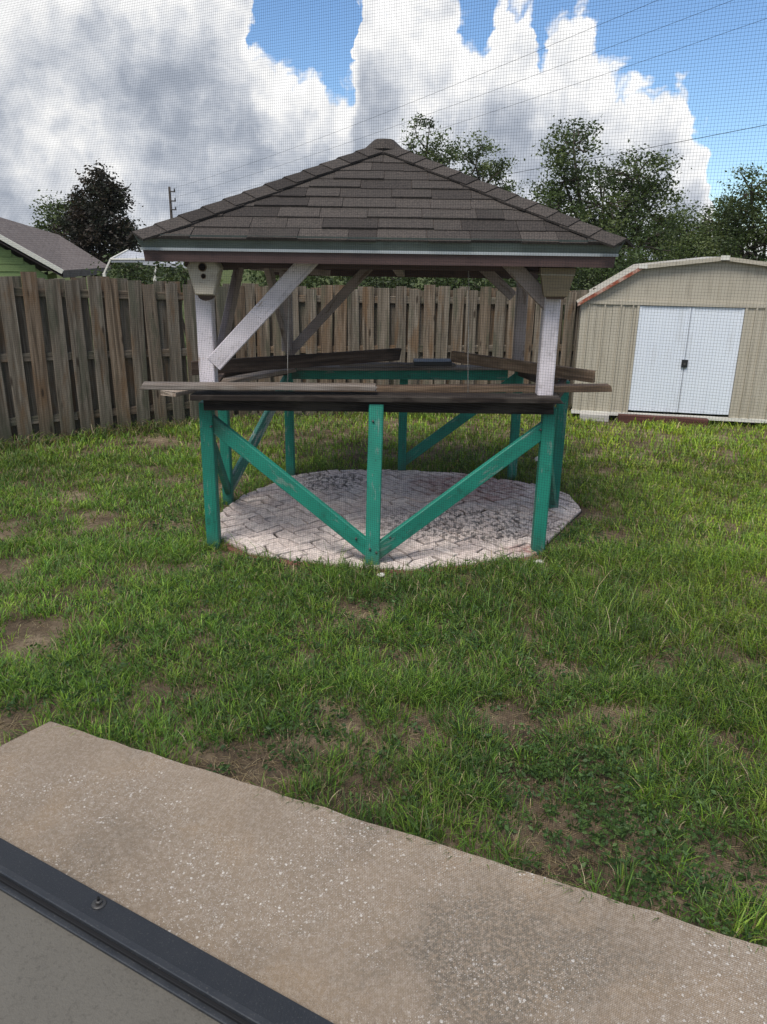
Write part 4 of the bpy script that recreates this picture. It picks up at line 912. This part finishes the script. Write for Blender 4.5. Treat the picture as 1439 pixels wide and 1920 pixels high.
    for a, b, s, n in wp:
        q = g(a, b)
        for _ in range(n):
            x, y = q.x+r.normal(0, s), q.y+r.normal(0, s)
            if inside(np.array([x]), np.array([y]), SLAB, .0)[0] or inside(np.array([x]), np.array([y]), PAD, .02)[0]: continue
            CT.append((x, y, float(ground_z(np.array([x]), np.array([y]))[0])+r.uniform(.012, .055))); SG.append(.018)
    V, T, cc = leaves(CT, SG, 12, .023, [(.070, .135, .034), (.095, .165, .040), (.052, .105, .030)], r, .5)
    tag(fast_mesh('weeds', V, T, M_['grass'], None, cc), 'low broad-leaved weeds creeping through the lawn', 'weeds', kind='stuff')
lawn()

# small stones left in the grass, each its own thing
def stone(px, py, s, lab, z=.015):
    r = random.Random(px); bm = bmesh.new(); bmesh.ops.create_icosphere(bm, subdivisions=2, radius=s)
    for v in bm.verts: v.co = Vector((v.co.x*1.4, v.co.y, v.co.z*.6))*(1+r.uniform(-.18, .18))
    me = bpy.data.meshes.new('stone'); bm.to_mesh(me); bm.free(); me.materials.append(M_['stone']); p = g(px, py, .03)
    tag(obj_me('stone', me, None, Matrix.Translation((p.x, p.y, p.z)) @ Matrix.Rotation(px*.7, 4, 'Z')), lab, 'stone', 'pale stones in the grass')
stone(715, 1078, .022, 'small white stone in the grass below the middle green post')
stone(1010, 1054, .026, 'pale stone in the grass at the foot of the front right post')
stone(1012, 862, .05, 'pale flat stone in the grass behind the back right post')

# ------------------------------------------------------------------ screen wall of the porch
def build_screen():
    q0 = BAR0-_b*1.7; q1 = BAR0+_b*3.6; root = empty('screen_wall', (BAR0.x, BAR0.y, SLAB_Z), 'dark aluminium base channel of the porch screen bolted to the concrete', 'screen')
    zt = .088; hw = .05
    def strip(name, o0, o1, z0, z1, mat, bev=.0025):
        a, b = q0+_bn*(o0+o1)/2, q1+_bn*(o0+o1)/2; z = (z0+z1)/2
        return beam(name, (a.x, a.y, z), (b.x, b.y, z), abs(o1-o0), z1-z0, mat, root, bev=bev)
    strip('base_channel', -.050, .050, SLAB_Z+.001, zt, M_['alu'])
    strip('recess_strip', -.062, -.0502, SLAB_Z+.018, zt-.014, M_['dark'], .001)  # black strip put in for the darkness of the channel's inner recess
    strip('inner_lip', -.078, -.0505, SLAB_Z+.0045, SLAB_Z+.017, M_['alu'])
    b = g(186, 1695, zt); 
    tube('washer', [(b.x, b.y, zt-.001), (b.x, b.y, zt+.003), (b.x, b.y, zt+.0045)], [.022, .022, .016], M_['steel'], root, 24)
    tube('bolt_head', [(b.x, b.y, zt+.0046), (b.x, b.y, zt+.013), (b.x, b.y, zt+.015)], [.0115, .0112, .008], M_['steel'], root, 6)
    tube('stud', [(b.x, b.y, zt+.0151), (b.x, b.y, zt+.026)], [.0045, .0045], M_['dark'], root, 12)
    # woven insect screen standing in the channel
    zb, pt, hr, nx, nz = zt, .0042, .00010, 560, 716; pl = nx*pt; ph = nz*pt
    def strands(name, n, along):                      # local X along the channel, local Z up, square strands
        V, T = [], []
        for i in range(n):
            o_ = len(V); p = (i+.5)*pt; y = .0 if along else .0003
            lo, hi = ((p-hr, y-hr, 0.0), (p+hr, y+hr, ph)) if not along else ((0.0, y-hr, p-hr), (pl, y+hr, p+hr))
            V += [(x, yy, z) for z in (lo[2], hi[2]) for x, yy in ((lo[0], lo[1]), (hi[0], lo[1]), (hi[0], hi[1]), (lo[0], hi[1]))]
            for q in ((0, 1, 5, 4), (1, 2, 6, 5), (2, 3, 7, 6), (3, 0, 4, 7), (3, 2, 1, 0), (4, 5, 6, 7)): T += [(o_+q[0], o_+q[1], o_+q[2]), (o_+q[0], o_+q[2], o_+q[3])]
        return np.array(V), np.array(T)
    for along, n in ((False, nx), (True, nz)):
        V, T = strands('insect_screen', n, along); first = None
        for k in (0, 1):                              # two panels butted in the channel share one weave
            p = BAR0-_bn*.03+_b*(-1.55+k*pl); Mx = Matrix((_b, _bn, Vector((0, 0, 1)))).transposed().to_4x4(); Mx.translation = Vector((p.x, p.y, zb))
            if first is None: sm = fast_mesh('insect_screen', V, T, M_['mesh'], None); first = sm.data; COL.objects.unlink(sm); bpy.data.objects.remove(sm)
            sm = obj_me('insect_screen', first, root, Mx); sm['kind'] = 'stuff'
    return root
build_screen()
